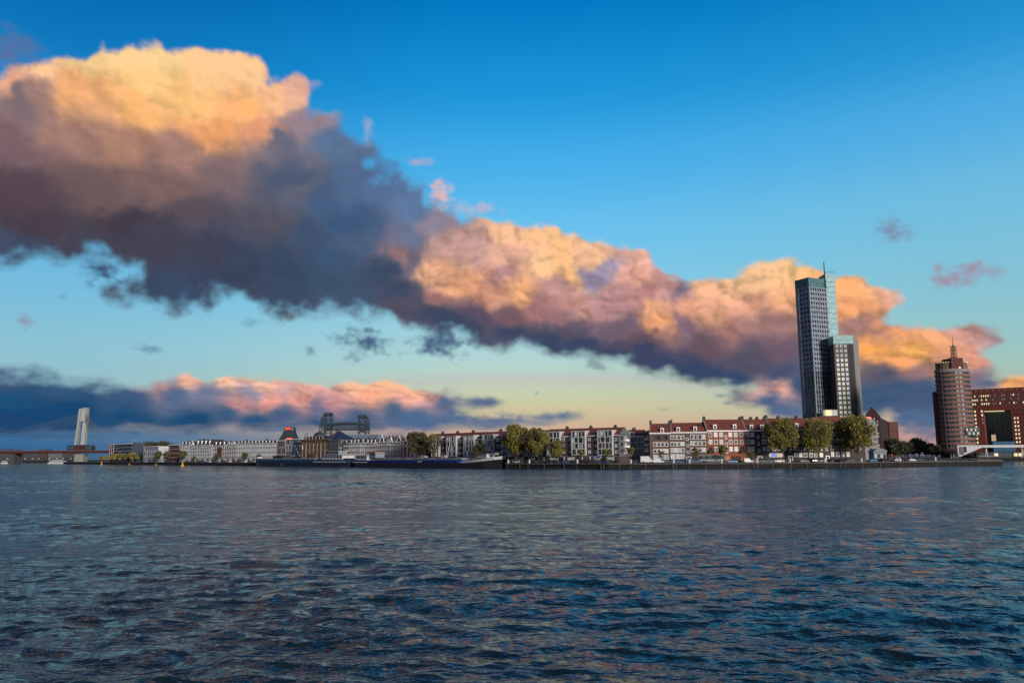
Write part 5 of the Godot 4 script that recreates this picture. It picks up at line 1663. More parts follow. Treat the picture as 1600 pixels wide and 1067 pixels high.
func build_trees() -> void:
	M.leaf = StandardMaterial3D.new()
	M.leaf.vertex_color_use_as_albedo = true
	M.leaf.roughness = 0.8
	M.leaf.cull_mode = BaseMaterial3D.CULL_DISABLED
	M.leaf.backlight_enabled = true
	M.leaf.backlight = Color(0.12, 0.11, 0.03)
	var olive := [Color(0.25, 0.215, 0.045), Color(0.21, 0.195, 0.042), Color(0.165, 0.17, 0.038), Color(0.27, 0.21, 0.05), Color(0.11, 0.12, 0.03)]
	var moss := [Color(0.08, 0.088, 0.03), Color(0.06, 0.07, 0.028), Color(0.11, 0.105, 0.034)]
	var brown := [Color(0.12, 0.085, 0.045), Color(0.09, 0.07, 0.04), Color(0.10, 0.09, 0.035)]
	var night := [Color(0.05, 0.062, 0.03), Color(0.062, 0.07, 0.032), Color(0.042, 0.054, 0.03)]
	var quay_trees := "leafy trees along the quay street"
	# the six large ones
	var t := make_tree("plane_tree", "largest olive green tree at the right end of the brick row", 101, 22.0, 19.5, 4.4, 38, 12000, 0.30, olive, quay_trees)
	t.position = spot(1340, 16)
	var c := copy(t, "round olive green tree in front of the wide dark brick house, nearer its end", spot(1279, 16), 2.1, 0.92)
	t = make_tree("plane_tree", "olive green tree in front of the blue and white sign board", 102, 20.0, 16.0, 5.0, 30, 9500, 0.30, olive, quay_trees)
	t.position = spot(1224, 15)
	t = make_tree("plane_tree", "tall bushy tree just behind the barge's white bow", 103, 20.0, 15.5, 4.2, 30, 10000, 0.31, olive, quay_trees)
	t.position = spot(806, 14)
	copy(t, "bushy tree standing close beside the tall one near the barge's bow", spot(841, 15), 1.2, 0.88)
	copy(t, "smaller bushy tree before the first white bay past the pair", spot(870, 15), 4.0, 0.56)
	t = make_tree("street_tree", "dark green bushy tree over the long barge's hold", 104, 19.0, 12.5, 3.0, 22, 6500, 0.33, moss, quay_trees)
	t.position = spot(652, 12)
	copy(t, "narrow dark tree between two white bays", spot(749, 14), 2.0, 0.58)
	# bare and half bare ones
	t = make_tree("bare_tree", "half bare tree with open twigs beside the dark bushy tree", 105, 17.8, 11.0, 5.0, 18, 700, 0.28, olive, "bare spring trees")
	t.position = spot(677, 12)
	t = make_tree("bare_tree", "brown twiggy tree rising behind the gabled town houses", 106, 17.0, 12.0, 6.0, 20, 1300, 0.36, brown, "bare spring trees")
	t.position = spot(597, 78)
	for x in [[606, "brown twiggy tree behind the narrow red house"], [617, "broad brown tree crown over the red brick roofs"], [627, "brown twiggy tree crown beside the slender church spire"]]:
		copy(t, x[1], spot(x[0], 80 + (x[0] % 7) * 3), x[0] * 0.7, 1.0 + 0.08 * (int(x[0]) % 3))
	copy(t, "grey bare tree peeping over the dark brick roof by the towers", spot(1181, 75), 1.0, 1.02)
	# young street trees
	t = make_tree("young_tree", "slim young tree in front of the teal shop window", 107, 7.0, 3.4, 1.8, 9, 1500, 0.24, olive, "young trees at the kerb")
	t.position = spot(907, 9)
	var young := [[948, 1.0, "slim young tree beside the small blue sign"], [985, 1.12, "slim young tree at the corner of the side street"], [1034, 0.82, "thin young tree in front of the green top windows"], [1087, 1.05, "young tree rising behind the tour bus's rear"], [1129, 1.2, "young tree in front of the orange brick house"], [1174, 0.8, "small young tree in front of the dark sash windowed house"]]
	for y in young:
		copy(t, y[2], spot(y[0], 9), y[0], y[1])
	# left end of the quay
	t = make_tree("small_tree", "dark green tree before the white house with the blue attic", 108, 10.5, 7.0, 2.4, 14, 2600, 0.40, moss, "small trees by the white row")
	t.position = spot(284, 15)
	var smalls := [[259, 0.95, "dark tree before the plain red brick house"], [246, 1.05, "dark tree at the corner of the low white block"], [302, 0.5, "small round tree before the grey stone house"], [382, 0.75, "small green tree before the long white house with the chimney"], [404, 0.6, "small tree before the white house by the flared tower"], [488, 0.72, "dark small tree before the ornate tan building"], [534, 0.85, "dark tree against the blank grey wall"], [338, 0.7, "small tree before the red brick panel"]]
	for s in smalls:
		copy(t, s[2], spot(s[0], 16), s[0], s[1])
	t = make_tree("olive_bush", "olive bush at the foot of the dark brown flats", 109, 9.0, 12.0, 0.6, 16, 2600, 0.45, olive, "olive bushes near the bridge")
	t.position = spot(178, 18)
	copy(t, "olive bush beside the bridge's red pylon foot", spot(160, 16), 1.0, 0.8)
	copy(t, "olive bush under the blue grey office block", spot(192, 17), 2.0, 1.0)
	copy(t, "yellowish bush left of the low white block", spot(206, 17), 3.0, 1.1)
	t = make_tree("dark_tree", "dark round tree behind the low white block", 110, 20.0, 18.0, 2.0, 22, 3600, 0.6, night, "dark trees behind the left houses")
	t.position = spot(215, 70)
	for s in [[228, 75, 1.06, "dark tree crown above the low white block's middle"], [242, 72, 1.0, "dark tree crown above the low white block's end"], [256, 80, 1.05, "dark tree crown behind the plain red brick house"]]:
		copy(t, s[3], spot(s[0], s[1]), s[0], s[2])
	# behind the dark red gable
	var k := 0
	for s in [[1398, 560, 0.75], [1408, 600, 0.7], [1419, 640, 0.68], [1430, 690, 0.8], [1437, 700, 0.92], [1447, 680, 0.75], [1456, 640, 0.62], [1464, 620, 0.55]]:
		var d := copy(t, ["dark tree next to the dark red gable's side wing", "dark tree below the small brown brick block", "dark low tree beyond the arched pavilion", "dark tree in the gap between the gable and the round tower", "tallest dark tree in the gap before the round tower", "dark tree near the round tower's red fin", "low dark tree by the round tower's fin", "lowest dark tree at the round tower's foot"][k], Vector3(gx(s[0], s[1]), QUAY, -s[1]), k, s[2])
		d.set_meta("group", "dark trees beyond the pier")
		k += 1

# ---------------------------------------------------------------- the far bank behind the stayed bridge
func build_far_bank() -> void:
	var st := shape()
	slab(st, Vector3(gx(-260, 1250), -1, -1700), Vector3(gx(116, 1250), 3.0, -1250))
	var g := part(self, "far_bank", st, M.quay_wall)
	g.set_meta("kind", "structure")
	var rows := [[-40, 12, 702.6, M.grey_dark, "long dark shed on the far bank under the bridge's stays"], [12, 34, 705.0, M.brick_plum, "low dark plum building on the far bank"], [36, 58, 706.6, M.grey_dark, "flat dark building on the far bank between bridge piers"], [58, 72, 702.4, M.brick_dark, "small dark block rising over the bridge deck"], [74, 96, 706.0, M.grey_wall, "grey low building on the far bank beside the pylon"], [96, 116, 705.0, M.grey_dark, "dark low building right behind the pylon foot"]]
	for r in rows:
		var f := front_z(r[0], r[1], 1262, 1262, 3.0)
		var o := thing("waterfront_building", r[4], "building", f.at, f.turn)
		var h := fh(f, (r[0] + r[1]) * 0.5, r[2])
		walls(o, f.w, h, 14.0, r[3])
		slab_part(o, "roof", M.slate, Vector3(-0.3, h, -14.3), Vector3(f.w + 0.3, h + 0.5, 0.3))
		for k in int(f.w / 4.0):
			plain_window(o, 2.0 + k * 4.0, 3.2, 0.05, 2.0, 1.8, M.glass_pale if k % 3 == 0 else M.glass)
	var t := make_tree("far_tree", "dark far tree rising over the bridge deck", 111, 20.0, 15.0, 2.0, 14, 1600, 0.8, [Color(0.045, 0.055, 0.032), Color(0.055, 0.062, 0.034)], "far trees behind the bridge")
	t.position = Vector3(gx(28, 1290), 3.0, -1290)
	copy(t, "smaller dark far tree near the picture's left bridge pier", Vector3(gx(4, 1290), 3.0, -1290), 1.0, 0.72)
	# two moored boats under the bridge
	tour_boat("white two decked tour boat moored behind the pylon", 75, 109, 960.0)
	tour_boat("small white launch moored under the bridge deck", 16, 34, 1000.0)
	tour_boat("little pale boat beside the launch under the deck", 2, 12, 1000.0)

func tour_boat(label: String, x0: float, x1: float, z: float) -> void:
	var a := gx(x0, z)
	var w := gx(x1, z) - a
	var o := thing("tour_boat", label, "boat", Vector3(a, 0, -z), 0.0, "boats under the bridge")
	var st := shape()
	hexa(st, [Vector3(0.4, -0.6, -2.0), Vector3(w * 0.92, -0.6, -2.0), Vector3(w * 0.92, -0.6, 2.0), Vector3(0.4, -0.6, 2.0), Vector3(0, 1.2, -2.6), Vector3(w, 1.5, -0.8), Vector3(w, 1.5, 0.8), Vector3(0, 1.2, 2.6)])
	part(o, "hull", st, M.white)
	slab_part(o, "lower_cabin", M.white, Vector3(w * 0.08, 1.2, -2.0), Vector3(w * 0.8, 3.2, 2.0))
	slab_part(o, "upper_cabin", M.grey_blue, Vector3(w * 0.2, 3.2, -1.7), Vector3(w * 0.66, 4.6 if w > 15.0 else 3.9, 1.7))
	for k in int(w / 2.2):
		slab_part(o, "window", M.glass, Vector3(w * 0.1 + k * w * 0.68 / maxf(1.0, int(w / 2.2)), 1.8, 2.003), Vector3(w * 0.1 + (k + 0.7) * w * 0.68 / maxf(1.0, int(w / 2.2)), 2.7, 2.06))

# ---------------------------------------------------------------- barges
func barge_hull(st: SurfaceTool, length: float, beam: float, free: float, bow_rise: float, y_low: float, y_high: float) -> void:
	# stations from the stern at x = 0 to the bow at x = length
	var stations := []
	var n := 14
	for i in n + 1:
		var t := float(i) / n
		var b := beam * 0.5
		if t < 0.06:
			b *= 0.72 + 0.28 * t / 0.06
		if t > 0.86:
			b *= sqrt(maxf(0.02, 1.0 - pow((t - 0.86) / 0.14, 2.0)))
		var rise := bow_rise * pow(maxf(0.0, (t - 0.82) / 0.18), 1.6)
		stations.append([t * length, b, rise])
	for i in n:
		var a: Array = stations[i]
		var c: Array = stations[i + 1]
		for s in [-1, 1]:
			quad(st, Vector3(a[0], y_low, s * a[1] * 0.94), Vector3(c[0], y_low, s * c[1] * 0.94), Vector3(c[0], y_high * free + c[2], s * c[1]), Vector3(a[0], y_high * free + a[2], s * a[1]))
		quad(st, Vector3(a[0], y_high * free + a[2], -a[1]), Vector3(c[0], y_high * free + c[2], -c[1]), Vector3(c[0], y_high * free + c[2], c[1]), Vector3(a[0], y_high * free + a[2], a[1]))
	quad(st, Vector3(0, y_low, -beam * 0.34), Vector3(0, y_low, beam * 0.34), Vector3(0, y_high * free, beam * 0.36), Vector3(0, y_high * free, -beam * 0.36))

func barge_base(label: String, x_stern: float, x_bow: float, off: float) -> Array:
	var a := spot(x_stern, -off, 0.0)
	var b := spot(x_bow, -off, 0.0)
	var d := b - a
	var o := thing("river_barge", label, "barge", a, atan2(-d.z, d.x))
	return [o, d.length()]

func cabin(o: Node3D, called: String, lo: Vector3, hi: Vector3, m: Material, n: int, roof_m: Material) -> void:
	# a deck house with a row of windows on both long sides
	var c := shape()
	slab(c, lo, hi)
	var body := part(o, called, c, m)
	slab_part(body, "roof", roof_m, Vector3(lo.x - 0.3, hi.y, lo.z - 0.3), Vector3(hi.x + 0.3, hi.y + 0.22, hi.z + 0.3))
	for k in n:
		var x := lerpf(lo.x, hi.x, (k + 0.2) / n)
		var x2 := lerpf(lo.x, hi.x, (k + 0.8) / n)
		for s in [[hi.z + 0.002, hi.z + 0.07], [lo.z - 0.07, lo.z - 0.002]]:
			slab_part(body, "window", M.glass, Vector3(x, lerpf(lo.y, hi.y, 0.42), s[0]), Vector3(x2, lerpf(lo.y, hi.y, 0.84), s[1]))

func build_barges() -> void:
	var navy := paint(0.010, 0.020, 0.045, 0.5, 0.08)
	var blue := paint(0.015, 0.08, 0.20, 0.5, 0.08)
	var bright_blue := paint(0.012, 0.045, 0.32, 0.5, 0.08)
	var black_hull := paint(0.016, 0.018, 0.022, 0.5, 0.08)
	var hatch := paint(0.26, 0.30, 0.32, 0.5, 0.1)
	# first barge: bow to the left, stern house to the right; the hull's front is on the river side
	var r := barge_base("dark blue empty barge with pale hatches and white stern house", 553, 401, 9.0)
	var o: Node3D = r[0]
	var L: float = r[1]
	var side := -1.0    # the hull is turned round, so the river lies on its other side
	var st := shape()
	barge_hull(st, L, 11.4, 4.2, 1.0, -0.8, 0.62)
	part(o, "hull", st, navy)
	st = shape()
	barge_hull(st, L * 0.998, 11.0, 4.2, 1.0, 2.55, 1.0)
	part(o, "blue_strake", st, blue)
	for k in 14:
		slab_part(o, "hatch_cover", hatch, Vector3(L * (0.30 + 0.045 * k), 4.22, -4.4), Vector3(L * (0.30 + 0.045 * k) + L * 0.042, 5.0 + 0.12 * (k % 2), 4.4))
	slab_part(o, "draught_mark", M.pink_stone, Vector3(L * 0.9, 0.4, -5.2), Vector3(L * 0.9 + 0.35, 2.3, -4.6))
	slab_part(o, "draught_mark", M.pink_stone, Vector3(L * 0.62, 0.4, -5.72), Vector3(L * 0.62 + 0.35, 2.3, -5.58))
	slab_part(o, "anchor_winch", M.white, Vector3(L * 0.965, 5.0, -1.6), Vector3(L * 0.985, 6.2, 1.6))
	cabin(o, "hold_shelter", Vector3(L * 0.66, 5.1, -3.0), Vector3(L * 0.76, 6.6, 3.0), M.black, 3, M.black)
	slab_part(o, "stern_rubbing_strake", M.white, Vector3(0.5, 2.6, -5.75), Vector3(L * 0.30, 3.1, -5.5))
	cabin(o, "deck_house", Vector3(L * 0.05, 4.22, -4.2), Vector3(L * 0.24, 6.6, 4.2), M.white, 7, M.grey_blue)
	cabin(o, "wheelhouse", Vector3(L * 0.10, 6.85, -3.0), Vector3(L * 0.22, 9.0, 3.0), M.grey_blue, 4, M.white)
	var mast := shape()
	tube(mast, Vector3(L * 0.12, 9.2, 0), Vector3(L * 0.12, 12.0, 0), 0.12, 0.07, 6)
	bar(mast, Vector3(L * 0.12, 11.0, -1.4), Vector3(L * 0.12, 11.0, 1.4), 0.12)
	part(o, "radar_mast", mast, M.white)
	slab_part(o, "stern_rail", M.white, Vector3(0.3, 4.9, -4.0), Vector3(L * 0.05, 5.0, 4.0))
	# second barge: stern to the left, white bow to the right
	r = barge_base("long black barge with a bright blue stripe and white bow", 563, 787, 9.5)
	o = r[0]
	L = r[1]
	st = shape()
	barge_hull(st, L, 11.4, 3.9, 1.7, -0.8, 0.66)
	part(o, "hull", st, black_hull)
	st = shape()
	barge_hull(st, L * 0.83, 11.1, 3.9, 0.0, 2.5, 1.0)
	part(o, "blue_strake", st, bright_blue)
	st = shape()
	for s in [-1, 1]:
		var pts := []
		for i in 9:
			var t := 0.80 + 0.2 * i / 8.0
			var b := 5.7 * (sqrt(maxf(0.02, 1.0 - pow((t - 0.86) / 0.14, 2.0))) if t > 0.86 else 1.0)
			var rise := 1.7 * pow(maxf(0.0, (t - 0.82) / 0.18), 1.6)
			pts.append([t * L, b, 2.6 + rise])
		for i in 8:
			var a: Array = pts[i]
			var c: Array = pts[i + 1]
			quad(st, Vector3(a[0], a[2], s * (a[1] + 0.06)), Vector3(c[0], c[2], s * (c[1] + 0.06)), Vector3(c[0], c[2] + 1.0 + 0.05 * i, s * (c[1] + 0.12)), Vector3(a[0], a[2] + (0.3 if i == 0 else 1.0 + 0.05 * (i - 1)), s * (a[1] + 0.12)))
	part(o, "bow_bulwark", st, M.white)
	for k in 15:
		slab_part(o, "hatch_cover", hatch, Vector3(L * (0.17 + 0.042 * k), 3.92, -4.4), Vector3(L * (0.17 + 0.042 * k) + L * 0.039, 4.8 + 0.15 * (k % 2), 4.4))
	cabin(o, "deck_house", Vector3(L * 0.02, 3.9, -4.2), Vector3(L * 0.11, 6.2, 4.2), M.white, 5, M.grey_blue)
	cabin(o, "wheelhouse", Vector3(L * 0.115, 5.2, -3.0), Vector3(L * 0.165, 8.0, 3.0), M.grey_blue, 3, paint(0.42, 0.19, 0.03, 0.6))
	slab_part(o, "stern_strake", M.white, Vector3(0.6, 2.5, 5.55), Vector3(L * 0.13, 3.0, 5.75))
	cabin(o, "bow_house", Vector3(L * 0.87, 5.0, -2.4), Vector3(L * 0.925, 6.6, 2.4), M.white, 3, M.grey_blue)
	slab_part(o, "anchor_winch", M.grey_blue, Vector3(L * 0.945, 6.2, -1.2), Vector3(L * 0.962, 7.1, 1.2))
	for k in 2:
		slab_part(o, "name_board", M.trim, Vector3(L * (0.52 + k * 0.016), 3.0, 5.72), Vector3(L * (0.532 + k * 0.016), 3.3, 5.78))
	# cars carried on deck by the skippers
	parked_car("small white car carried on the long barge's hatches", Vector3(0, 0, 0), 0.0, M.white)
	var c: Node3D = last_car
	c.position = o.transform * Vector3(L * 0.50, 4.96, 0)
	c.rotation.y = o.rotation.y
	parked_car("second white car with a red roof box on the long barge", Vector3.ZERO, 0.0, M.white)
	c = last_car
	c.position = o.transform * Vector3(L * 0.64, 4.96, 0.5)
	c.rotation.y = o.rotation.y + PI

# ---------------------------------------------------------------- cars, bus, vans
var car_proto: Node3D
var last_car: Node3D

func make_car() -> Node3D:
	var o := thing("parked_car", "car", "car", Vector3.ZERO, 0.0, "cars parked along the quay")
	var st := shape()
	extrude(st, [Vector2(-2.1, 0.32), Vector2(2.1, 0.32), Vector2(2.14, 0.62), Vector2(2.0, 0.82), Vector2(1.05, 0.95), Vector2(-1.75, 0.98), Vector2(-2.1, 0.88)], -0.86, 0.86)
	part(o, "body", st, M.grey_blue)
	st = shape()
	hexa(st, [Vector3(-1.75, 0.96, -0.8), Vector3(1.05, 0.94, -0.8), Vector3(1.05, 0.94, 0.8), Vector3(-1.75, 0.96, 0.8), Vector3(-1.3, 1.4, -0.64), Vector3(0.35, 1.42, -0.64), Vector3(0.35, 1.42, 0.64), Vector3(-1.3, 1.4, 0.64)])
	part(o, "windows", st, M.glass)
	slab_part(o, "roof", M.grey_blue, Vector3(-1.28, 1.4, -0.63), Vector3(0.33, 1.47, 0.63))
	for x in [-1.3, 1.35]:
		for z in [-0.78, 0.78]:
			var wst := shape()
			tube(wst, Vector3(x, 0.32, z - 0.11), Vector3(x, 0.32, z + 0.11), 0.32, 0.32, 10)
			var wh := part(o, "wheel", wst, M.rubber)
			var rst := shape()
			tube(rst, Vector3(x, 0.32, z - 0.13), Vector3(x, 0.32, z + 0.13), 0.18, 0.18, 8)
			part(wh, "rim", rst, M.grey_blue)
	for z in [-0.6, 0.6]:
		slab_part(o, "headlight", M.trim, Vector3(2.05, 0.62, z - 0.18), Vector3(2.15, 0.76, z + 0.18))
		slab_part(o, "tail_light", M.tail, Vector3(-2.14, 0.68, z - 0.18), Vector3(-2.06, 0.84, z + 0.18))
	return o

func parked_car(label: String, at: Vector3, turn: float, colour: Material) -> void:
	if car_proto == null:
		M.tail = paint(0.35, 0.02, 0.015, 0.4)
		car_proto = make_car()
		last_car = car_proto
	else:
		last_car = copy(car_proto, label, Vector3.ZERO)
	last_car.set_meta("label", label)
	last_car.position = at
	last_car.rotation.y = turn
	for n in ["body", "roof"]:
		last_car.get_node(n).material_override = colour

func build_traffic() -> void:
	var navy := paint(0.02, 0.04, 0.09, 0.3)
	var black := paint(0.012, 0.013, 0.015, 0.3)
	var grey := paint(0.07, 0.08, 0.09, 0.3)
	var silver := paint(0.30, 0.33, 0.36, 0.35)
	var white := paint(0.62, 0.64, 0.65, 0.4)
	var red := paint(0.20, 0.02, 0.02, 0.35)
	var sky_blue := paint(0.06, 0.17, 0.32, 0.35)
	var teal := paint(0.04, 0.10, 0.12, 0.35)
	var tone := {"n": navy, "k": black, "g": grey, "s": silver, "w": white, "r": red, "b": sky_blue, "t": teal}
	var words := {"n": "navy blue", "k": "black", "g": "dark grey", "s": "silver", "w": "white", "r": "dark red", "b": "light blue", "t": "dark teal"}
	var stretch := [[662, 860, "by the kerb near the barge's white bow"], [860, 975, "by the kerb in front of the flats with white bays"], [975, 1020, "at the mouth of the side street"], [1020, 1106, "by the kerb in front of the brown brick houses"], [1106, 1204, "by the kerb near the orange brick house"], [1204, 1352, "by the kerb under the large trees of the dark brick row"], [1352, 1500, "on the pier road past the end of the row"], [0, 300, "on the quay near the low white block"], [300, 420, "on the quay before the long white houses"], [420, 662, "on the quay behind the barges"]]
	var row := "797 k 802 s 809 w 815 g 823 k 833 n 846 g 853 k 861 g 868 n 876 k 886 b 893 k 899 g 911 k 921 r 929 g 936 k 944 n 954 g 961 k 989 n 998 g 1005 b 1022 g 1041 s 1049 t 1060 b 1068 n 1083 b 1144 b 1152 n 1175 r 1187 n 1196 k 1207 n 1217 w 1245 r 1256 n 1267 k 1276 s 1283 g 1302 n 1316 k 1326 g 1363 b 1374 w 1382 k 1392 s 1402 w 1412 k 1424 w 1436 g 206 k 214 n 226 s 234 k 243 g 252 w 263 k 270 n 283 s 292 k 301 g 311 k 318 n 326 w 334 k 341 s 349 k 358 w 366 k 374 r 382 w 390 k 396 s".split(" ")
	for i in range(0, row.size(), 2):
		var x := float(row[i])
		var where := ""
		for s in stretch:
			if x >= s[0] and x < s[1]:
				where = s[2]
		var back := 8.6 if int(x) % 3 else 12.5
		parked_car("%s car parked %s" % [words[row[i + 1]], where], spot(x, back, QUAY + (0.012 if back > 11.0 else 0.0)), along(x) + (PI if int(x) % 2 else 0.0), tone[row[i + 1]])
		last_car.scale = Vector3(1.0, 1.0 + 0.12 * (int(x) % 4) / 3.0, 1.0)
		if int(x) == 1267:
			for z in [-0.55, 0.55]:
				slab_part(last_car, "headlight", glowing(1.0, 0.9, 0.6, 6.0), Vector3(2.151, 0.55, z - 0.2), Vector3(2.2, 0.85, z + 0.2))
			last_car.rotation.y = along(x) - 1.25
			last_car.set_meta("label", "black car with its headlights on under the large trees")
	# the coach
	var a := spot(1111.5, 13.5, QUAY + 0.01)
	var o := thing("tour_coach", "long dark tour coach parked before the orange brick house", "bus", a, along(1111))
	var st := shape()
	extrude(st, [Vector2(-5.9, 0.4), Vector2(5.8, 0.4), Vector2(6.0, 1.2), Vector2(5.75, 3.1), Vector2(5.3, 3.35), Vector2(-5.8, 3.35), Vector2(-6.0, 3.0)], -1.25, 1.25)
	part(o, "body", st, paint(0.025, 0.03, 0.04, 0.3))
	slab_part(o, "roof_stripe", M.grey_blue, Vector3(-5.8, 3.1, 1.252), Vector3(5.4, 3.3, 1.3))
	for k in 8:
		slab_part(o, "window", M.glass_blue if k % 2 else M.glass, Vector3(-5.6 + k * 1.36, 1.75, 1.252), Vector3(-4.36 + k * 1.36, 2.95, 1.31))
	slab_part(o, "side_panel", M.grey_blue, Vector3(-5.0, 0.7, 1.252), Vector3(4.6, 1.5, 1.3))
	for x in [-3.8, -2.7, 3.8]:
		var ws := shape()
		tube(ws, Vector3(x, 0.5, 0.95), Vector3(x, 0.5, 1.36), 0.5, 0.5, 12)
		part(o, "wheel", ws, M.rubber)
	# vans
	var vans := [[1012, "white box van parked beside the dark corner house", 1.2], [1030, "small white delivery van before the green top windows", 0.85], [1169, "white utility box trailer by the dark sash windowed house", 0.75]]
	for v in vans:
		var p := spot(v[0], 7.5)
		var vn := thing("delivery_van", v[1], "van", p, along(v[0]), "white vans on the quay")
		var s: float = v[2]
		st = shape()
		extrude(st, [Vector2(-2.4, 0.45), Vector2(2.3, 0.45), Vector2(2.4, 1.0), Vector2(1.5, 1.25), Vector2(1.2, 2.0), Vector2(-2.4, 2.0)], -0.9, 0.9)
		part(vn, "body", st, white)
		slab_part(vn, "cargo_box", white, Vector3(-2.4, 2.0, -0.95), Vector3(0.6, 2.5, 0.95))
		slab_part(vn, "windscreen", M.glass, Vector3(1.0, 1.3, 0.9), Vector3(1.35, 1.85, 0.93))
		for x in [-1.5, 1.5]:
			var ws := shape()
			tube(ws, Vector3(x, 0.36, -0.92), Vector3(x, 0.36, 0.92), 0.36, 0.36, 10)
			part(vn, "wheel_pair", ws, M.rubber)
		vn.scale = Vector3.ONE * s

# ---------------------------------------------------------------- quay furniture
func build_furniture() -> void:
	var post := thing("mooring_post", "post", "post", Vector3.ZERO, 0.0, "white mooring posts on the quay edge")
	var st := shape()
	tube(st, Vector3(0, 0.0, 0), Vector3(0, 1.5, 0), 0.45, 0.42, 10)
	tube(st, Vector3(0, 1.5, 0), Vector3(0, 1.68, 0), 0.5, 0.3, 10)
	part(post, "bollard_top", st, M.white)
	st = shape()
	for s in [-0.22, 0.22]:
		bar(st, Vector3(s, -2.6, 0.75), Vector3(s, 0.05, 0.75), 0.1)
	for k in 8:
		bar(st, Vector3(-0.22, -2.5 + k * 0.33, 0.75), Vector3(0.22, -2.5 + k * 0.33, 0.75), 0.07)
	bar(st, Vector3(0, 0.02, 0.0), Vector3(0, 0.02, 0.78), 0.16)
	part(post, "ladder", st, M.coping)
	var spots := [[794, "white mooring post by the barge's bow"], [827, "white mooring post before the hidden white bays"], [902, "white mooring post before the teal shop window"], [985.5, "white mooring post at the side street corner"], [1052.5, "white mooring post before the brown brick houses"], [1077, "white mooring post in line with the white door"], [1127.5, "white mooring post before the coach"], [1182.5, "white mooring post before the dark sash windowed house"], [1234, "white mooring post past the blue sign board"], [1289, "white mooring post between the two big trees"], [1346, "white mooring post in front of the largest tree"], [1405.5, "white mooring post on the pier past the row"], [1461.5, "white mooring post on the pier toward the round tower"]]
	for i in spots.size():
		var o: Node3D = post if i == 0 else copy(post, "", Vector3.ZERO)
		o.set_meta("label", spots[i][1])
		o.position = spot(spots[i][0], 0.7, QUAY + 0.1)
		o.rotation.y = along(spots[i][0])
	# fenders: dark timbers down the wall
	var timber := thing("fender_pile", "timber", "pile", Vector3.ZERO, 0.0, "timber fender piles down the quay wall")
	st = shape()
	tube(st, Vector3(0, -2.4, 0), Vector3(0, 1.9, 0), 0.2, 0.18, 7)
	part(timber, "pile", st, M.coping)
	st = shape()
	tube(st, Vector3(0, 1.9, 0), Vector3(0, 2.05, 0), 0.22, 0.1, 7)
	part(timber, "cap", st, M.grey_blue)
	var k := 0
	for x in [812, 850, 881, 939, 943, 967, 1008, 1051, 1056, 1102, 1152, 1177, 1206, 1260, 1313, 1319, 1375, 1428, 1483, 1495, 1506, 1517, 1527]:
		var o: Node3D = timber if k == 0 else copy(timber, "", Vector3.ZERO)
		var w := "pale topped timber fender pile against the quay wall below the brick houses"
		if x < 975:
			w = "pale topped timber fender pile against the quay wall below the flats with bays"
		elif x > 1350:
			w = "pale topped timber fender pile against the pier's wall"
		o.set_meta("label", w)
		o.position = spot(x, -0.35, 0.0)
		k += 1
	sign_board("long navigation board with a blue field and white pointed ends under the tree", 1201.5, 1224.5, 708.2, 714.6, true)
	sign_board("small navigation board with a blue field and an orange plate", 928.6, 940.4, 712.2, 716.2, false)
	# buoys
	var by := [[158.5, 880.0, 1.0, "yellow buoy with a white topmark below the bridge's pylon", true], [202, 820.0, 0.62, "small yellow buoy off the dark brown flats", false], [243.5, 760.0, 0.62, "small yellow buoy off the low white block", false], [285, 650.0, 1.25, "large yellow buoy off the white row", false]]
	for b in by:
		var o := thing("buoy", b[3], "buoy", Vector3(gx(b[0], b[1] * 0.86), 0, -b[1] * 0.86), 0.0, "yellow buoys")
		st = shape()
		tube(st, Vector3(0, -0.5, 0), Vector3(0, 0.5, 0), 1.5, 1.5, 12)
		tube(st, Vector3(0, 0.5, 0), Vector3(0, 1.1, 0), 1.5, 0.8, 12)
		tube(st, Vector3(0, 1.1, 0), Vector3(0, 2.7, 0), 0.8, 0.35, 10)
		part(o, "float", st, M.buoy)
		st = shape()
		tube(st, Vector3(0, 2.7, 0), Vector3(0, 3.6, 0), 0.12, 0.12, 6)
		box(st, Vector3(0, 3.8, 0), Vector3(0.7, 0.7, 0.7))
		part(o, "topmark", st, M.trim if b[4] else M.buoy)
		o.scale = Vector3.ONE * b[2] * 0.72
	# the church spire over the roofs
	var z := quay_depth(638) + 80.0
	var o := thing("church_spire", "slender dark green church spire between the houses and the bushy tree", "spire", Vector3(gx(638, z), QUAY, -z))
	st = shape()
	var h0 := hy(638, 686, z) - QUAY
	tube(st, Vector3(0, 0, 0), Vector3(0, h0, 0), 2.0, 1.9, 4)
	part(o, "tower", st, M.brick_dark)
	st = shape()
	tube(st, Vector3(0, h0, 0), Vector3(0, hy(638, 674.6, z) - QUAY, 0), 2.1, 0.05, 8)
	part(o, "spire", st, M.steel)
	# pontoon at the pier's end
	o = thing("pontoon", "grey landing stage with a pale awning at the end of the pier", "landing stage", spot(1543, 4.0, QUAY), along(1540))
	slab_part(o, "deck", M.coping, Vector3(-9, 0.0, -3), Vector3(7, 0.5, 2))
	slab_part(o, "awning", M.grey_blue, Vector3(-8, 1.9, -2.6), Vector3(6, 2.15, 1.6))
	for x in [-7.6, -2.5, 2.0, 5.6]:
		slab_part(o, "awning_post", M.grey_dark, Vector3(x, 0.5, 1.2), Vector3(x + 0.18, 1.9, 1.38))
	slab_part(o, "screen", M.grey_dark, Vector3(-8, 0.5, -2.5), Vector3(6, 1.5, -2.3))
	# railings on the pier
	o = thing("pier_railing", "low grey railing along the pier toward the landing stage", "railing", spot(1440, 1.2), along(1440))
	var far := spot(1525, 1.2) - spot(1440, 1.2)
	st = shape()
	var d := far.rotated(Vector3.UP, -along(1440))
	for y in [0.55, 1.0]:
		bar(st, Vector3(0, y, 0), Vector3(d.x, y, d.z), 0.07)
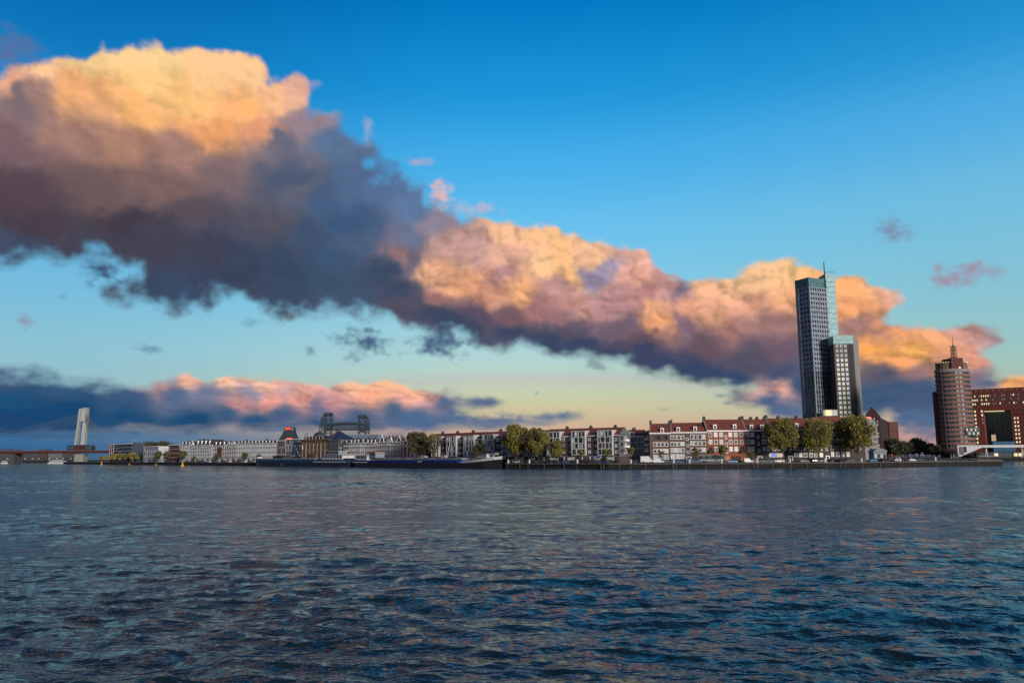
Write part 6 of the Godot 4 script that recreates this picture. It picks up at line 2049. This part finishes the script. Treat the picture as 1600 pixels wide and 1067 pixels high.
	for i in 16:
		var p := Vector3.ZERO.lerp(Vector3(d.x, 0, d.z), i / 15.0)
		bar(st, p, p + Vector3.UP * 1.0, 0.08)
	part(o, "rails", st, M.grey_dark)

func sign_board(label: String, x0: float, x1: float, y0: float, y1: float, big: bool) -> void:
	var f := front(x0, x1, 3.0)
	var o := thing("navigation_sign", label, "sign", f.at, f.turn)
	var w: float = f.w
	var top := fh(f, x0, y0)
	var low := fh(f, x0, y1)
	var mid := (top + low) * 0.5
	var st := shape()
	extrude(st, [Vector2(0, mid), Vector2(w * 0.09, low), Vector2(w * 0.91, low), Vector2(w, mid), Vector2(w * 0.91, top), Vector2(w * 0.09, top)], -0.1, 0.0)
	part(o, "board", st, M.white)
	slab_part(o, "blue_field", M.sign_blue, Vector3(w * (0.18 if big else 0.2), low + 0.15, 0.003), Vector3(w * (0.56 if big else 0.8), top - 0.12, 0.04))
	if big:
		slab_part(o, "orange_plate", M.sign_orange, Vector3(w * 0.63, low + 0.02, 0.003), Vector3(w * 0.82, mid - 0.1, 0.05))
		var m := shape()
		bar(m, Vector3(w * 0.66, mid, 0.03), Vector3(w * 0.73, top - 0.2, 0.03), 0.12, 0.04)
		bar(m, Vector3(w * 0.73, top - 0.2, 0.03), Vector3(w * 0.80, mid, 0.03), 0.12, 0.04)
		part(o, "red_mark", m, M.sign_red)
		var wm := shape()
		bar(wm, Vector3(w * 0.26, mid - 0.2, 0.06), Vector3(w * 0.46, mid + 0.1, 0.06), 0.1, 0.04)
		part(o, "white_mark", wm, M.trim)
	else:
		slab_part(o, "orange_plate", M.sign_orange, Vector3(w * 0.5, low - 0.75, 0.003), Vector3(w * 0.82, low - 0.05, 0.05))
	for x in [w * 0.06, w * 0.94] if big else [w * 0.5]:
		slab_part(o, "post", M.grey_wall, Vector3(x - 0.1, -0.1, -0.34), Vector3(x + 0.1, top + 0.2, -0.12))

func _ready() -> void:
	dice.seed = 7
	build_light()
	build_materials()
	build_water()
	build_ground()
	build_terraces()
	build_bay_row()
	build_old_houses()
	build_towers()
	build_right_bank()
	build_bridges()
	build_trees()
	build_far_bank()
	build_barges()
	build_traffic()
	build_furniture()
